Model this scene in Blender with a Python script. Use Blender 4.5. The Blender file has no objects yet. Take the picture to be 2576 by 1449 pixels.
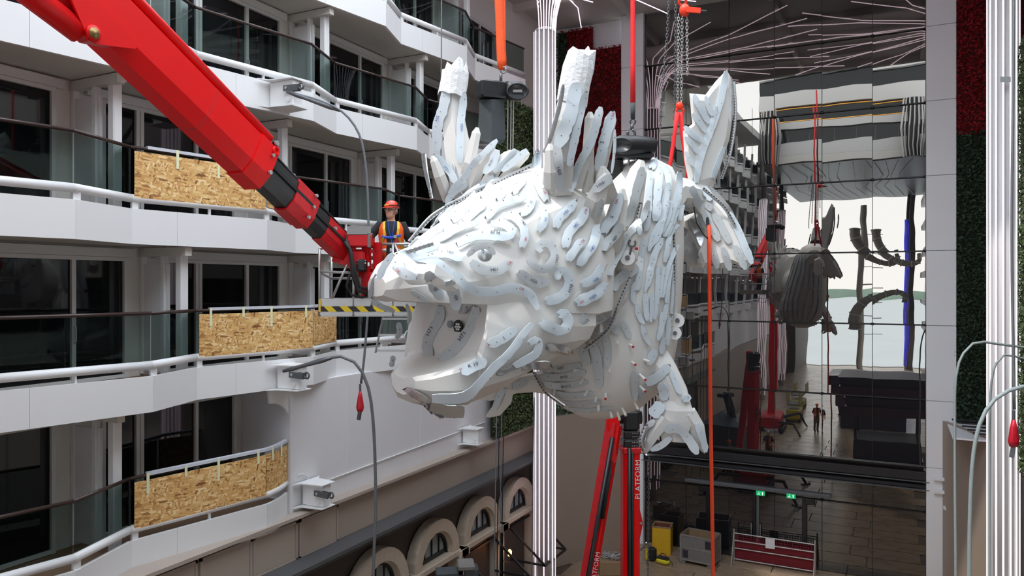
import bpy, math, random
import numpy as np
from mathutils import Vector, Matrix, Quaternion
from mathutils.bvhtree import BVHTree

# ------------------------------------------------------------------ camera, sky, sun, exposure
SC = bpy.context.scene
COL = SC.collection
FPX, CX, HY = 1895.0, 1288.0, 718.0            # focal length and horizon of the photograph, in its pixels
TH = math.radians(26.9); S_, C_ = math.sin(TH), math.cos(TH)
cam_d = bpy.data.cameras.new('camera'); cam = bpy.data.objects.new('camera', cam_d); COL.objects.link(cam)
cam_d.sensor_width = 36.0; cam_d.lens = 36.0 * FPX / 2576.0
cam_d.shift_y = -(724.5 - HY) / 2576.0
cam_d.clip_start = 0.05; cam_d.clip_end = 5000
cam.rotation_euler = (math.radians(90), 0, TH)
SC.camera = cam

world = bpy.data.worlds.new('sky'); SC.world = world; world.use_nodes = True
wn = world.node_tree.nodes; wl = world.node_tree.links
bg = wn['Background']; bg.inputs['Strength'].default_value = 5.0
wtc = wn.new('ShaderNodeTexCoord'); wsep = wn.new('ShaderNodeSeparateXYZ'); wramp = wn.new('ShaderNodeValToRGB')
wl.new(wtc.outputs['Generated'], wsep.inputs[0]); wl.new(wsep.outputs['Z'], wramp.inputs[0]); wl.new(wramp.outputs[0], bg.inputs['Color'])
wramp.color_ramp.elements[0].position = 0.0; wramp.color_ramp.elements[0].color = (0.93, 0.95, 0.97, 1)
wramp.color_ramp.elements[1].position = 0.6; wramp.color_ramp.elements[1].color = (0.82, 0.90, 1.0, 1)

sun_d = bpy.data.lights.new('sun', 'SUN'); sun_d.energy = 2.4; sun_d.angle = math.radians(1.5); sun_d.color = (1.0, 0.95, 0.87)
sun = bpy.data.objects.new('sun', sun_d); COL.objects.link(sun)
sun.rotation_euler = Vector((-0.30, -0.42, 0.86)).to_track_quat('Z', 'Y').to_euler()
sun.location = (-10, -10, 40)

SC.view_settings.view_transform = 'Standard'; SC.view_settings.look = 'None'
SC.view_settings.gamma = 1.0; SC.view_settings.use_curve_mapping = False
SC.view_settings.exposure = -0.12
SC.cycles.caustics_reflective = False; SC.cycles.caustics_refractive = False
SC.cycles.sample_clamp_indirect = 6.0
SC.cycles.use_adaptive_sampling = True; SC.cycles.adaptive_threshold = .025
SC.cycles.max_bounces = 8; SC.cycles.diffuse_bounces = 4; SC.cycles.glossy_bounces = 4; SC.cycles.transparent_max_bounces = 12

# ------------------------------------------------------------------ authoring helpers
def W(px, py, d):                               # a point at depth d on the line of sight of a photo pixel
    u = (px - CX) / FPX; v = (HY - py) / FPX
    return Vector((d * (C_ * u - S_), d * (C_ + S_ * u), d * v))
def WX(px, py, X):
    u = (px - CX) / FPX; return W(px, py, X / (C_ * u - S_))
def WY(px, py, Y):
    u = (px - CX) / FPX; return W(px, py, Y / (C_ + S_ * u))
def WZ(px, py, Z):
    return W(px, py, Z * FPX / (HY - py))
def proj(p):
    d = -p[0] * S_ + p[1] * C_; r = p[0] * C_ + p[1] * S_
    return CX + FPX * r / d, HY - FPX * p[2] / d, d
rnd = random.Random(7)
V = Vector

class MB:
    """collects faces of one mesh"""
    def __init__(s): s.v = []; s.f = []; s.m = []
    def add(s, vs, fs, mi=0):
        o = len(s.v); s.v.extend([tuple(p) for p in vs]); s.f.extend([tuple(i + o for i in f) for f in fs]); s.m.extend([mi] * len(fs)); return s
    def box(s, c, size, rz=0.0, mat=None, mi=0):
        hx, hy, hz = size[0] / 2, size[1] / 2, size[2] / 2
        pts = [V((x, y, z)) for z in (-hz, hz) for x, y in ((-hx, -hy), (hx, -hy), (hx, hy), (-hx, hy))]
        M = mat if mat is not None else Matrix.Rotation(rz, 3, 'Z')
        return s.add([M @ p + V(c) for p in pts], [(3, 2, 1, 0), (4, 5, 6, 7), (0, 1, 5, 4), (1, 2, 6, 5), (2, 3, 7, 6), (3, 0, 4, 7)], mi)
    def bev(s, c, size, b=0.02, rz=0.0, mat=None, mi=0):           # box with chamfered edges
        hx, hy, hz = size[0] / 2, size[1] / 2, size[2] / 2; b = min(b, hx * .9, hy * .9, hz * .9)
        M = mat if mat is not None else Matrix.Rotation(rz, 3, 'Z')
        prof = [(-hz, b), (-hz + b, 0), (hz - b, 0), (hz, b)]; rings = []
        for z, i in prof:
            x, y = hx - i, hy - i; q = b
            rings.append([M @ V(p) + V(c) for p in ((-x + q, -y, z), (x - q, -y, z), (x, -y + q, z), (x, y - q, z), (x - q, y, z), (-x + q, y, z), (-x, y - q, z), (-x, -y + q, z))])
        return s.loft(rings, True, True, True, mi)
    def loft(s, rings, closed=True, cap0=True, cap1=True, mi=0):
        n = len(rings[0]); vs = [p for r in rings for p in r]; fs = []
        for i in range(len(rings) - 1):
            for j in range(n if closed else n - 1):
                k = (j + 1) % n; fs.append((i * n + j, i * n + k, (i + 1) * n + k, (i + 1) * n + j))
        if cap0: fs.append(tuple(range(n - 1, -1, -1)))
        if cap1: fs.append(tuple((len(rings) - 1) * n + j for j in range(n)))
        return s.add(vs, fs, mi)
    def tube(s, pts, r, n=8, caps=True, mi=0, flat=1.0):
        pts = [V(p) for p in pts]; rs = r if isinstance(r, (list, tuple)) else [r] * len(pts)
        T = []
        for i in range(len(pts)):
            a = pts[max(i - 1, 0)]; b = pts[min(i + 1, len(pts) - 1)]; T.append((b - a).normalized())
        up = V((0, 0, 1)) if abs(T[0].z) < .9 else V((1, 0, 0)); N = (up - T[0] * up.dot(T[0])).normalized(); rings = []
        for i, p in enumerate(pts):
            N = (N - T[i] * N.dot(T[i])).normalized(); B = T[i].cross(N)
            rings.append([p + N * (math.cos(a) * rs[i]) + B * (math.sin(a) * rs[i] * flat) for a in [2 * math.pi * k / n for k in range(n)]])
        return s.loft(rings, True, caps, caps, mi)
    def bar(s, a, b, w, h, up=(0, 0, 1), mi=0, w2=None, h2=None):   # box beam from a to b
        a, b = V(a), V(b); t = (b - a).normalized(); up = V(up)
        if abs(t.dot(up)) > .98: up = V((1, 0, 0))
        sd = t.cross(up).normalized(); u = sd.cross(t)
        w2 = w if w2 is None else w2; h2 = h if h2 is None else h2
        r0 = [a + sd * x * w / 2 + u * y * h / 2 for x, y in ((-1, -1), (1, -1), (1, 1), (-1, 1))]
        r1 = [b + sd * x * w2 / 2 + u * y * h2 / 2 for x, y in ((-1, -1), (1, -1), (1, 1), (-1, 1))]
        return s.loft([r0, r1], True, True, True, mi)
    def prism(s, poly, vec, mi=0):
        poly = [V(p) for p in poly]; vec = V(vec)
        return s.loft([poly, [p + vec for p in poly]], True, True, True, mi)
    def ell(s, c, r, n=12, m=8, mat=None, mi=0):
        rings = []; c = V(c); M = mat or Matrix.Identity(3)
        for i in range(1, m):
            a = math.pi * i / m - math.pi / 2
            rings.append([c + M @ V((r[0] * math.cos(a) * math.cos(t), r[1] * math.cos(a) * math.sin(t), r[2] * math.sin(a))) for t in [2 * math.pi * k / n for k in range(n)]])
        return s.loft(rings, True, True, True, mi)
    def ring(s, c, axis, R, r, n=16, m=6, mi=0, a0=0, a1=2 * math.pi):
        axis = V(axis).normalized(); x = axis.orthogonal().normalized(); y = axis.cross(x)
        full = abs(a1 - a0 - 2 * math.pi) < 1e-6
        pts = [V(c) + x * R * math.cos(a0 + (a1 - a0) * k / n) + y * R * math.sin(a0 + (a1 - a0) * k / n) for k in range(n + 1)]
        return s.tube(pts, r, m, True, mi)
    def build(s, name, mats, parent=None, smooth=False, local=False):
        me = bpy.data.meshes.new(name); me.from_pydata(s.v, [], s.f)
        mats = mats if isinstance(mats, (list, tuple)) else [mats]
        for m in mats: me.materials.append(MAT[m] if isinstance(m, str) else m)
        if len(mats) > 1: me.polygons.foreach_set('material_index', s.m)
        if smooth: me.polygons.foreach_set('use_smooth', [True] * len(s.f))
        me.update()
        return link(name, me, parent, local)
def wloc(o):
    p = V((0, 0, 0))
    while o is not None: p = p + o.location; o = o.parent
    return p
def link(name, me, parent=None, local=False):
    o = bpy.data.objects.new(name, me); COL.objects.link(o)
    if parent is not None:
        o.parent = parent
        if not local: o.location = -wloc(parent)
    return o
def smooth_by_angle(o, deg=35):
    me = o.data; me.polygons.foreach_set('use_smooth', [True] * len(me.polygons))
    try: me.set_sharp_from_angle(angle=math.radians(deg))
    except Exception: pass
    return o
def tag(o, label=None, cat=None, group=None, kind=None):
    if label: o['label'] = label
    if cat: o['category'] = cat
    if group: o['group'] = group
    if kind: o['kind'] = kind
    return o
def thing(name, loc, label, cat, group=None):
    o = bpy.data.objects.new(name, None); COL.objects.link(o); o.location = loc; o.empty_display_size = .2
    return tag(o, label, cat, group)
def struct(name, loc=(0, 0, 0)):
    o = bpy.data.objects.new(name, None); COL.objects.link(o); o.location = loc; o['kind'] = 'structure'; return o
def copy_tree(o, parent=None):
    c = o.copy(); COL.objects.link(c)
    if parent is not None: c.parent = parent
    for ch in list(o.children): copy_tree(ch, c)
    return c
def cat_rom(pts, n):                              # smooth resampling of a polyline to n points
    P = [np.array(p, float) for p in pts]
    if len(P) == 2: return [P[0] + (P[1] - P[0]) * t for t in np.linspace(0, 1, n)]
    P = [2 * P[0] - P[1]] + P + [2 * P[-1] - P[-2]]
    seg = [np.linalg.norm(P[i + 1] - P[i]) for i in range(1, len(P) - 2)]; tot = sum(seg); out = []
    for t in np.linspace(0, tot, n):
        i = 0; a = t
        while i < len(seg) - 1 and a > seg[i]: a -= seg[i]; i += 1
        x = min(1, a / max(seg[i], 1e-9)); p0, p1, p2, p3 = P[i:i + 4]
        out.append(.5 * (2 * p1 + (p2 - p0) * x + (2 * p0 - 5 * p1 + 4 * p2 - p3) * x * x + (3 * p1 - p0 - 3 * p2 + p3) * x ** 3))
    return out

# ------------------------------------------------------------------ materials (all procedural)
MAT = {}
def pm(name, col, rough=.5, metal=0.0, var=.06, scale=6.0, bump=0.0, bscale=40.0, emit=None, estr=0.0, spec=.5, rvar=0.0, coat=0.0, stretch=None):
    m = bpy.data.materials.new(name); m.use_nodes = True; nt = m.node_tree; b = nt.nodes['Principled BSDF']
    b.inputs['Roughness'].default_value = rough; b.inputs['Metallic'].default_value = metal; b.inputs['Specular IOR Level'].default_value = spec
    if coat: b.inputs['Coat Weight'].default_value = coat
    tc = nt.nodes.new('ShaderNodeTexCoord'); src = tc.outputs['Object']
    if stretch:
        mp = nt.nodes.new('ShaderNodeMapping'); mp.inputs['Scale'].default_value = stretch; nt.links.new(src, mp.inputs[0]); src = mp.outputs[0]
    nz = nt.nodes.new('ShaderNodeTexNoise'); nz.inputs['Scale'].default_value = scale; nz.inputs['Detail'].default_value = 4
    nt.links.new(src, nz.inputs['Vector'])
    mx = nt.nodes.new('ShaderNodeMix'); mx.data_type = 'RGBA'
    mx.inputs['A'].default_value = (*[max(0, c * (1 - var)) for c in col], 1); mx.inputs['B'].default_value = (*[min(1, c * (1 + var)) for c in col], 1)
    nt.links.new(nz.outputs['Fac'], mx.inputs['Factor']); nt.links.new(mx.outputs['Result'], b.inputs['Base Color'])
    if rvar:
        mr = nt.nodes.new('ShaderNodeMapRange'); mr.inputs['To Min'].default_value = max(0, rough - rvar); mr.inputs['To Max'].default_value = min(1, rough + rvar)
        nt.links.new(nz.outputs['Fac'], mr.inputs['Value']); nt.links.new(mr.outputs['Result'], b.inputs['Roughness'])
    if bump:
        n2 = nt.nodes.new('ShaderNodeTexNoise'); n2.inputs['Scale'].default_value = bscale; n2.inputs['Detail'].default_value = 3; nt.links.new(src, n2.inputs['Vector'])
        bp = nt.nodes.new('ShaderNodeBump'); bp.inputs['Strength'].default_value = bump; bp.inputs['Distance'].default_value = .02
        nt.links.new(n2.outputs['Fac'], bp.inputs['Height']); nt.links.new(bp.outputs['Normal'], b.inputs['Normal'])
    if emit:
        b.inputs['Emission Color'].default_value = (*emit, 1); b.inputs['Emission Strength'].default_value = estr
    MAT[name] = m; return m
pm('white_paint', (.80, .80, .80), .45, var=.02, scale=1.5)
pm('white_wall', (.74, .73, .74), .5, var=.03, scale=1.2, bump=.05, bscale=3)
pm('cream_wall', (.76, .74, .69), .6, var=.03, scale=2)
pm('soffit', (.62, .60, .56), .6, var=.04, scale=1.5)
pm('door_frame', (.72, .72, .70), .4, var=.02)
pm('door_glass', (.008, .009, .011), .03, var=.2, scale=.7, spec=.45)
pm('handrail', (.045, .026, .022), .35, var=.25, scale=9)
pm('film', (.62, .64, .70), .35, var=.12, scale=14, bump=.25, bscale=30)
pm('tape', (.80, .80, .52), .6, var=.05, scale=9)
pm('deck_brown', (.23, .14, .085), .6, var=.15, scale=3, stretch=(2, 14, 2))
pm('tan_wall', (.38, .31, .255), .55, var=.05, scale=1.2, bump=.05, bscale=4)
pm('tan_ledge', (.42, .35, .30), .5, var=.05, scale=2)
pm('dark_wall', (.075, .060, .052), .6, var=.12, scale=2)
pm('cornice', (.085, .085, .088), .5, var=.1, scale=3)
pm('stone', (.55, .46, .36), .7, var=.16, scale=7, bump=.15, bscale=25)
pm('arch_glass', (.30, .34, .34), .15, var=.15, scale=1.2)
pm('black_steel', (.014, .014, .016), .4, var=.2, scale=5)
pm('grey_cable', (.16, .17, .18), .45, var=.15, scale=30)
pm('pale_cable', (.30, .35, .35), .5, var=.15, scale=30)
pm('shackle', (.13, .135, .145), .45, .5, var=.2, scale=12)
pm('steel', (.52, .52, .51), .38, .75, var=.14, scale=14, rvar=.12)
pm('red_paint', (.86, .004, .006), .42, var=.05, scale=2, spec=.3)
pm('red_worn', (.62, .008, .014), .45, var=.3, scale=9, rvar=.1)
pm('boom_black', (.016, .017, .019), .34, var=.35, scale=6, stretch=(3, 3, 3))
pm('cabin_blue', (.06, .08, .10), .5, var=.1)
pm('rubber', (.012, .012, .013), .6, var=.2, scale=8)
pm('orange_sling', (.95, .10, .012), .65, var=.1, scale=9, bump=.3, bscale=60)
pm('red_sling', (.82, .018, .022), .65, var=.1, scale=9, bump=.3, bscale=60)
pm('orange_rope', (.95, .075, .015), .6, var=.1, scale=20, bump=.4, bscale=120)
pm('hoist_black', (.010, .010, .012), .42, var=.3, scale=6, rvar=.1)
pm('bag_grey', (.055, .064, .070), .75, var=.15, scale=4, bump=.2, bscale=15)
pm('chain_steel', (.38, .38, .37), .4, .6, var=.2, scale=30)
pm('hook_orange', (.90, .05, .012), .4, var=.15, scale=20)
pm('red_hook', (.60, .012, .03), .4, var=.2, scale=14)
pm('dragon_white', (.79, .775, .745), .48, var=.03, scale=2.5, bump=.04, bscale=8)
pm('plate_blue', (.64, .71, .76), .36, var=.035, scale=4, bump=.06, bscale=14)
pm('plate_grey_shade', (.55, .585, .605), .36, 0, var=.06, scale=4, bump=.06, bscale=14)  # grey plates; on the middle of the face this grey paints in their shadow
pm('plate_steel', (.50, .51, .52), .26, .75, var=.12, scale=8, bump=.12, bscale=16)
pm('peg_white', (.82, .82, .80), .5, var=.03)
pm('ink_black', (.05, .05, .07), .7, var=.1)
pm('ink_red', (.50, .03, .05), .7, var=.1)
pm('ink_blue', (.05, .12, .35), .7, var=.1)
pm('wrap', (.80, .81, .82), .55, var=.08, scale=10, bump=.8, bscale=16)
pm('socket', (.020, .020, .022), .4, var=.2)
pm('mesh_grey', (.25, .30, .31), .5, var=.1, scale=30)
pm('skin', (.62, .33, .23), .5, var=.07, scale=12)
pm('shirt_black', (.016, .016, .019), .8, var=.2, scale=9, bump=.25, bscale=25)
pm('vest_orange', (.95, .13, .012), .6, var=.06, scale=7, bump=.15, bscale=25, emit=(.95, .13, .01), estr=0)
pm('strap_yellow', (.92, .58, .05), .6, var=.06)
pm('strap_blue', (.02, .10, .62), .55, var=.08)
pm('reflective', (.62, .62, .60), .3, .3, var=.05)
pm('helmet_red', (.80, .055, .025), .3, var=.06, coat=.3)
pm('lens', (.20, .20, .22), .1, var=.1)
pm('hair', (.20, .16, .13), .8, var=.2, scale=40)
pm('badge', (.75, .77, .80), .4, var=.04)
pm('trousers', (.025, .027, .032), .8, var=.2, scale=9)
pm('jeans', (.16, .12, .07), .8, var=.2, scale=9)
pm('column_white', (.72, .70, .71), .4, var=.03, scale=2)
pm('led', (.9, .85, .92), .4, var=.0, emit=(1.0, .80, .96), estr=1.5)
pm('led_blue', (.05, .05, .9), .4, var=.0, emit=(.02, .03, 1.0), estr=4.0)
pm('strip_rail', (.40, .37, .40), .4, .3, var=.05)
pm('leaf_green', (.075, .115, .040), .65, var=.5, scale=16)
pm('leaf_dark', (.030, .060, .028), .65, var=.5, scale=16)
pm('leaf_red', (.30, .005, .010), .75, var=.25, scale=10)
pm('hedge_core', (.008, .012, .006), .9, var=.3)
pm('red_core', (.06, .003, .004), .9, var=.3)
pm('mullion', (.010, .010, .012), .35, var=.2)
pm('beam_black', (.014, .014, .017), .4, var=.25, scale=3)
pm('rail_grey', (.11, .118, .127), .5, .1, var=.1)
pm('pier_white', (.86, .87, .89), .42, var=.03, scale=1)
pm('floor_sheet', (.34, .25, .17), .28, var=.22, scale=1.6, rvar=.12)
pm('floor_base', (.12, .09, .065), .6, var=.2, scale=1)
pm('yellow_paint', (.72, .42, .02), .5, var=.15, scale=7)
pm('rust', (.20, .055, .035), .8, var=.25, scale=9)
pm('crate_wood', (.30, .20, .11), .75, var=.2, scale=4)
pm('crate_grey', (.20, .19, .18), .7, var=.15, scale=5)
pm('net_red', (.24, .016, .026), .7, var=.15, scale=10)
pm('bag_yellow', (.80, .70, .03), .6, var=.12, scale=9)
pm('bag_black', (.014, .014, .015), .7, var=.2)
pm('exit_green', (.01, .25, .10), .5, var=.05, emit=(.01, .45, .16), estr=.7)
pm('exit_white', (.9, .9, .9), .5, var=0, emit=(.8, 1, .85), estr=1.2)
pm('lamp_glow', (1, .5, .15), .5, var=0, emit=(1, .33, .06), estr=14)
pm('brass', (.30, .19, .07), .35, .7, var=.15)
pm('kiosk', (.035, .030, .045), .45, var=.2, scale=2)
pm('kiosk_band', (.075, .040, .060), .45, var=.2, scale=2)
pm('ceiling_panel', (.54, .52, .50), .5, var=.05, scale=1)
pm('ceiling_dark', (.07, .068, .066), .35, var=.1, scale=1)
pm('hull_white', (.70, .70, .69), .5, var=.04)
pm('sea', (.55, .60, .61), .5, var=.1, scale=.05, bump=.4, bscale=1.0)
pm('shore', (.30, .40, .32), .9, var=.4, scale=.02)  # distance haze is mixed into this pale green
pm('gold_lamp', (.8, .4, .06), .5, var=0, emit=(1, .5, .07), estr=1.6)
pm('dark_glass_far', (.012, .016, .018), .06, var=.2)
pm('net_grey', (.22, .21, .19), .8, var=.2)
pm('prop_grey', (.42, .40, .36), .8, var=.35, scale=5)
pm('canvas_white', (.75, .75, .74), .7, var=.05)
pm('lift_yellow', (.50, .40, .03), .5, var=.2)

def special():
    # oriented strand board: overlapping strands in two directions
    m = bpy.data.materials.new('osb'); m.use_nodes = True; nt = m.node_tree; b = nt.nodes['Principled BSDF']; b.inputs['Roughness'].default_value = .75
    tc = nt.nodes.new('ShaderNodeTexCoord'); nz = nt.nodes.new('ShaderNodeTexNoise'); nz.inputs['Scale'].default_value = 3.5; nz.inputs['Detail'].default_value = 2
    nt.links.new(tc.outputs['Object'], nz.inputs['Vector']); last = None; hs = None
    for i, (rot, sc) in enumerate((((.25, 0, 0), (6, 9, 36)), ((-.55, 0, 0), (6, 8, 32)), ((.95, 0, 0), (6, 9, 34)), ((-1.25, 0, 0), (6, 8, 30)), ((.05, 0, 0), (6, 7, 30)))):
        ad = nt.nodes.new('ShaderNodeVectorMath'); ad.operation = 'MULTIPLY_ADD'; ad.inputs[1].default_value = (.03, .03, .03)
        nt.links.new(nz.outputs['Color'], ad.inputs[0]); nt.links.new(tc.outputs['Object'], ad.inputs[2])
        m0 = nt.nodes.new('ShaderNodeMapping'); m0.inputs['Rotation'].default_value = rot; m0.inputs['Location'].default_value = (.3 * i, .7 * i, .37 * i); nt.links.new(ad.outputs[0], m0.inputs[0])
        mp = nt.nodes.new('ShaderNodeMapping'); mp.inputs['Scale'].default_value = sc; nt.links.new(m0.outputs[0], mp.inputs[0])
        vo = nt.nodes.new('ShaderNodeTexVoronoi'); vo.inputs['Scale'].default_value = 1.0; nt.links.new(mp.outputs[0], vo.inputs['Vector'])
        bw = nt.nodes.new('ShaderNodeSeparateColor'); nt.links.new(vo.outputs['Color'], bw.inputs[0])
        rp = nt.nodes.new('ShaderNodeValToRGB'); e = rp.color_ramp.elements
        e[0].position = 0; e[0].color = (.22, .085, .022, 1); e[1].position = 1; e[1].color = (.92, .70, .38, 1)
        for p, c in ((.10, (.44, .21, .065, 1)), (.3, (.66, .36, .12, 1)), (.75, (.78, .50, .19, 1))):
            x = e.new(p); x.color = c
        nt.links.new(bw.outputs['Red'], rp.inputs[0])
        if last is None: last = rp.outputs[0]
        else:
            mx = nt.nodes.new('ShaderNodeMix'); mx.data_type = 'RGBA'; gt = nt.nodes.new('ShaderNodeMath'); gt.operation = 'GREATER_THAN'; gt.inputs[1].default_value = .62
            nt.links.new(bw.outputs['Green'], gt.inputs[0]); nt.links.new(gt.outputs[0], mx.inputs['Factor']); nt.links.new(last, mx.inputs['A']); nt.links.new(rp.outputs[0], mx.inputs['B']); last = mx.outputs['Result']
        hs = bw.outputs['Red']
    nt.links.new(last, b.inputs['Base Color'])
    bp = nt.nodes.new('ShaderNodeBump'); bp.inputs['Strength'].default_value = .3; bp.inputs['Distance'].default_value = .005; nt.links.new(hs, bp.inputs['Height']); nt.links.new(bp.outputs[0], b.inputs['Normal'])
    MAT['osb'] = m
    # tinted balustrade glass
    m = bpy.data.materials.new('rail_glass'); m.use_nodes = True; nt = m.node_tree; nt.nodes.remove(nt.nodes['Principled BSDF'])
    tr = nt.nodes.new('ShaderNodeBsdfTransparent'); tr.inputs[0].default_value = (.56, .62, .605, 1)
    gl = nt.nodes.new('ShaderNodeBsdfGlossy'); gl.inputs['Roughness'].default_value = .01; gl.inputs['Color'].default_value = (.9, .95, .95, 1)
    fr = nt.nodes.new('ShaderNodeFresnel'); fr.inputs['IOR'].default_value = 1.55; mx = nt.nodes.new('ShaderNodeMixShader')
    ge = nt.nodes.new('ShaderNodeNewGeometry'); mu = nt.nodes.new('ShaderNodeMath'); mu.operation = 'SUBTRACT'; mu.use_clamp = True   # the slab reflects once, on its outer face
    nt.links.new(fr.outputs[0], mu.inputs[0]); nt.links.new(ge.outputs['Backfacing'], mu.inputs[1]); nt.links.new(mu.outputs[0], mx.inputs[0]); nt.links.new(tr.outputs[0], mx.inputs[1]); nt.links.new(gl.outputs[0], mx.inputs[2]); nt.links.new(mx.outputs[0], nt.nodes['Material Output'].inputs[0]); MAT['rail_glass'] = m
    # mirror coated curtain-wall glass, slightly wavy
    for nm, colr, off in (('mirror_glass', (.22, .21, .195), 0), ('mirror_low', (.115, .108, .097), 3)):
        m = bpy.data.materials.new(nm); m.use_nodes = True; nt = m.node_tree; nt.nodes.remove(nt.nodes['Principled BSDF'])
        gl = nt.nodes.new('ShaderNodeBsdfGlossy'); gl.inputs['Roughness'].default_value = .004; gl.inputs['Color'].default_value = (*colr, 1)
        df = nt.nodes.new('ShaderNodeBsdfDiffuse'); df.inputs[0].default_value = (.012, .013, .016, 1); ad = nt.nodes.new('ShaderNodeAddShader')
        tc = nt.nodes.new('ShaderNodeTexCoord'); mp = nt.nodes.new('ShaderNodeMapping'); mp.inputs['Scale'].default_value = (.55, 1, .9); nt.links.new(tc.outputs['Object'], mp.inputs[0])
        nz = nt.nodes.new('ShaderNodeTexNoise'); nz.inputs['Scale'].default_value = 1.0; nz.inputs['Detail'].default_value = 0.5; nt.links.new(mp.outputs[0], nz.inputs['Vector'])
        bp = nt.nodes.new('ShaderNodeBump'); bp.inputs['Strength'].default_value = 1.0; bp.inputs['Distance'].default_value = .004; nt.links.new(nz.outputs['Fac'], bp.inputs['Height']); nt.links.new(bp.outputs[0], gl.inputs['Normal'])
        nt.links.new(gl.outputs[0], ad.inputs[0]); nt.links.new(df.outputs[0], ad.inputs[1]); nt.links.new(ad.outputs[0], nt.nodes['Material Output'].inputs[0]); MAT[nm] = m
    # perforated sheet
    m = pm('perforated', (.40, .34, .28), .5); nt = m.node_tree; b = nt.nodes['Principled BSDF']
    tc = nt.nodes['Texture Coordinate'] if 'Texture Coordinate' in nt.nodes else nt.nodes.new('ShaderNodeTexCoord')
    vo = nt.nodes.new('ShaderNodeTexVoronoi'); vo.inputs['Scale'].default_value = 34; vo.inputs['Randomness'].default_value = 0
    mp = nt.nodes.new('ShaderNodeMapping'); mp.inputs['Rotation'].default_value = (math.radians(45), 0, 0); nt.links.new(tc.outputs['Object'], mp.inputs[0]); nt.links.new(mp.outputs[0], vo.inputs['Vector'])
    lt = nt.nodes.new('ShaderNodeMath'); lt.operation = 'GREATER_THAN'; lt.inputs[1].default_value = .30; nt.links.new(vo.outputs['Distance'], lt.inputs[0])
    mx = nt.nodes.new('ShaderNodeMix'); mx.data_type = 'RGBA'; mx.inputs['A'].default_value = (.06, .05, .04, 1); mx.inputs['B'].default_value = (.42, .35, .29, 1)
    nt.links.new(lt.outputs[0], mx.inputs['Factor']); nt.links.new(mx.outputs['Result'], b.inputs['Base Color'])
    # hazard stripes on the toe board
    m = pm('hazard', (.8, .6, .03), .5); nt = m.node_tree; b = nt.nodes['Principled BSDF']
    tc = nt.nodes.new('ShaderNodeTexCoord'); mp = nt.nodes.new('ShaderNodeMapping'); mp.inputs['Rotation'].default_value = (0, math.radians(45), 0); nt.links.new(tc.outputs['Object'], mp.inputs[0])
    wv = nt.nodes.new('ShaderNodeTexWave'); wv.wave_type = 'BANDS'; wv.bands_direction = 'X'; wv.inputs['Scale'].default_value = 1.75; nt.links.new(mp.outputs[0], wv.inputs['Vector'])
    gt = nt.nodes.new('ShaderNodeMath'); gt.operation = 'GREATER_THAN'; gt.inputs[1].default_value = .5; nt.links.new(wv.outputs['Fac'], gt.inputs[0])
    mx = nt.nodes.new('ShaderNodeMix'); mx.data_type = 'RGBA'; mx.inputs['A'].default_value = (.02, .02, .022, 1); mx.inputs['B'].default_value = (.85, .60, .02, 1)
    nt.links.new(gt.outputs[0], mx.inputs['Factor']); nt.links.new(mx.outputs['Result'], b.inputs['Base Color'])
special()

FONT = {}
def text_mesh(s, size=1.0):
    if s not in FONT:
        cu = bpy.data.curves.new('lettering', 'FONT'); cu.body = s; cu.align_x = 'CENTER'; cu.align_y = 'CENTER'; cu.size = 1.0; cu.resolution_u = 2
        o = bpy.data.objects.new('lettering', cu); COL.objects.link(o); bpy.context.view_layer.update()
        me = bpy.data.meshes.new_from_object(o.evaluated_get(bpy.context.evaluated_depsgraph_get())); bpy.data.objects.remove(o)
        FONT[s] = me
    return FONT[s]
def lettering(name, s, origin, xdir, ydir, size, mat, parent, squeeze=1.0):
    me = text_mesh(s).copy(); me.materials.clear(); me.materials.append(MAT[mat])
    x = V(xdir).normalized(); y = V(ydir); y = (y - x * y.dot(x)).normalized(); z = x.cross(y)
    M = Matrix.Translation(V(origin)) @ Matrix((x, y, z)).transposed().to_4x4() @ Matrix.Diagonal((size * squeeze, size, size, 1))
    me.transform(M); return link(name, me, parent)
# ------------------------------------------------------------------ the setting
GZ = -10.2                                       # promenade floor
DY = 29.0                                        # mirror glass wall
DECKS = {0: 9.36, 1: 6.48, 2: 3.60, 3: .72, 4: -2.17, 5: -5.05}
XF, XR, XW = -11.33, -11.79, -13.0               # balcony front, its recess, cabin wall

def sbox(name, lo, hi, mat, parent=None, kind='structure', bevel=0):
    b = MB(); c = [(a + d) / 2 for a, d in zip(lo, hi)]; s = [d - a for a, d in zip(lo, hi)]
    (b.bev(c, s, bevel) if bevel else b.box(c, s)); o = b.build(name, mat, parent)
    if parent is None and kind: o['kind'] = kind
    return o

floor = sbox('floor', (-14, -50, GZ - .3), (4.5, 30.5, GZ - .015), 'floor_base')
sheet = MB().bev((0, 0, 0), (2.36, 1.17, .028), .006); sheet_me = None
for i in range(5):
    for j in range(21):
        x, y = -9.9 + i * 2.4 + (1.2 if j % 2 else 0) * .5, 4.6 + j * 1.2
        if sheet_me is None:
            o = sheet.build('floor_sheet', 'floor_sheet', floor, local=True); sheet_me = o.data
        else: o = link('floor_sheet', sheet_me, floor, True)
        o.location = (x, y, GZ - .002 + .004 * ((i * 7 + j * 3) % 3) / 3)
farfloor = MB().box((-4, -22, GZ), (14, 52, .02)).build('floor_far', 'floor_sheet'); farfloor['kind'] = 'structure'

wall_left = sbox('wall_left', (-13.6, -36, -5.0), (XW, 29.4, 12.6), 'cream_wall')
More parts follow.
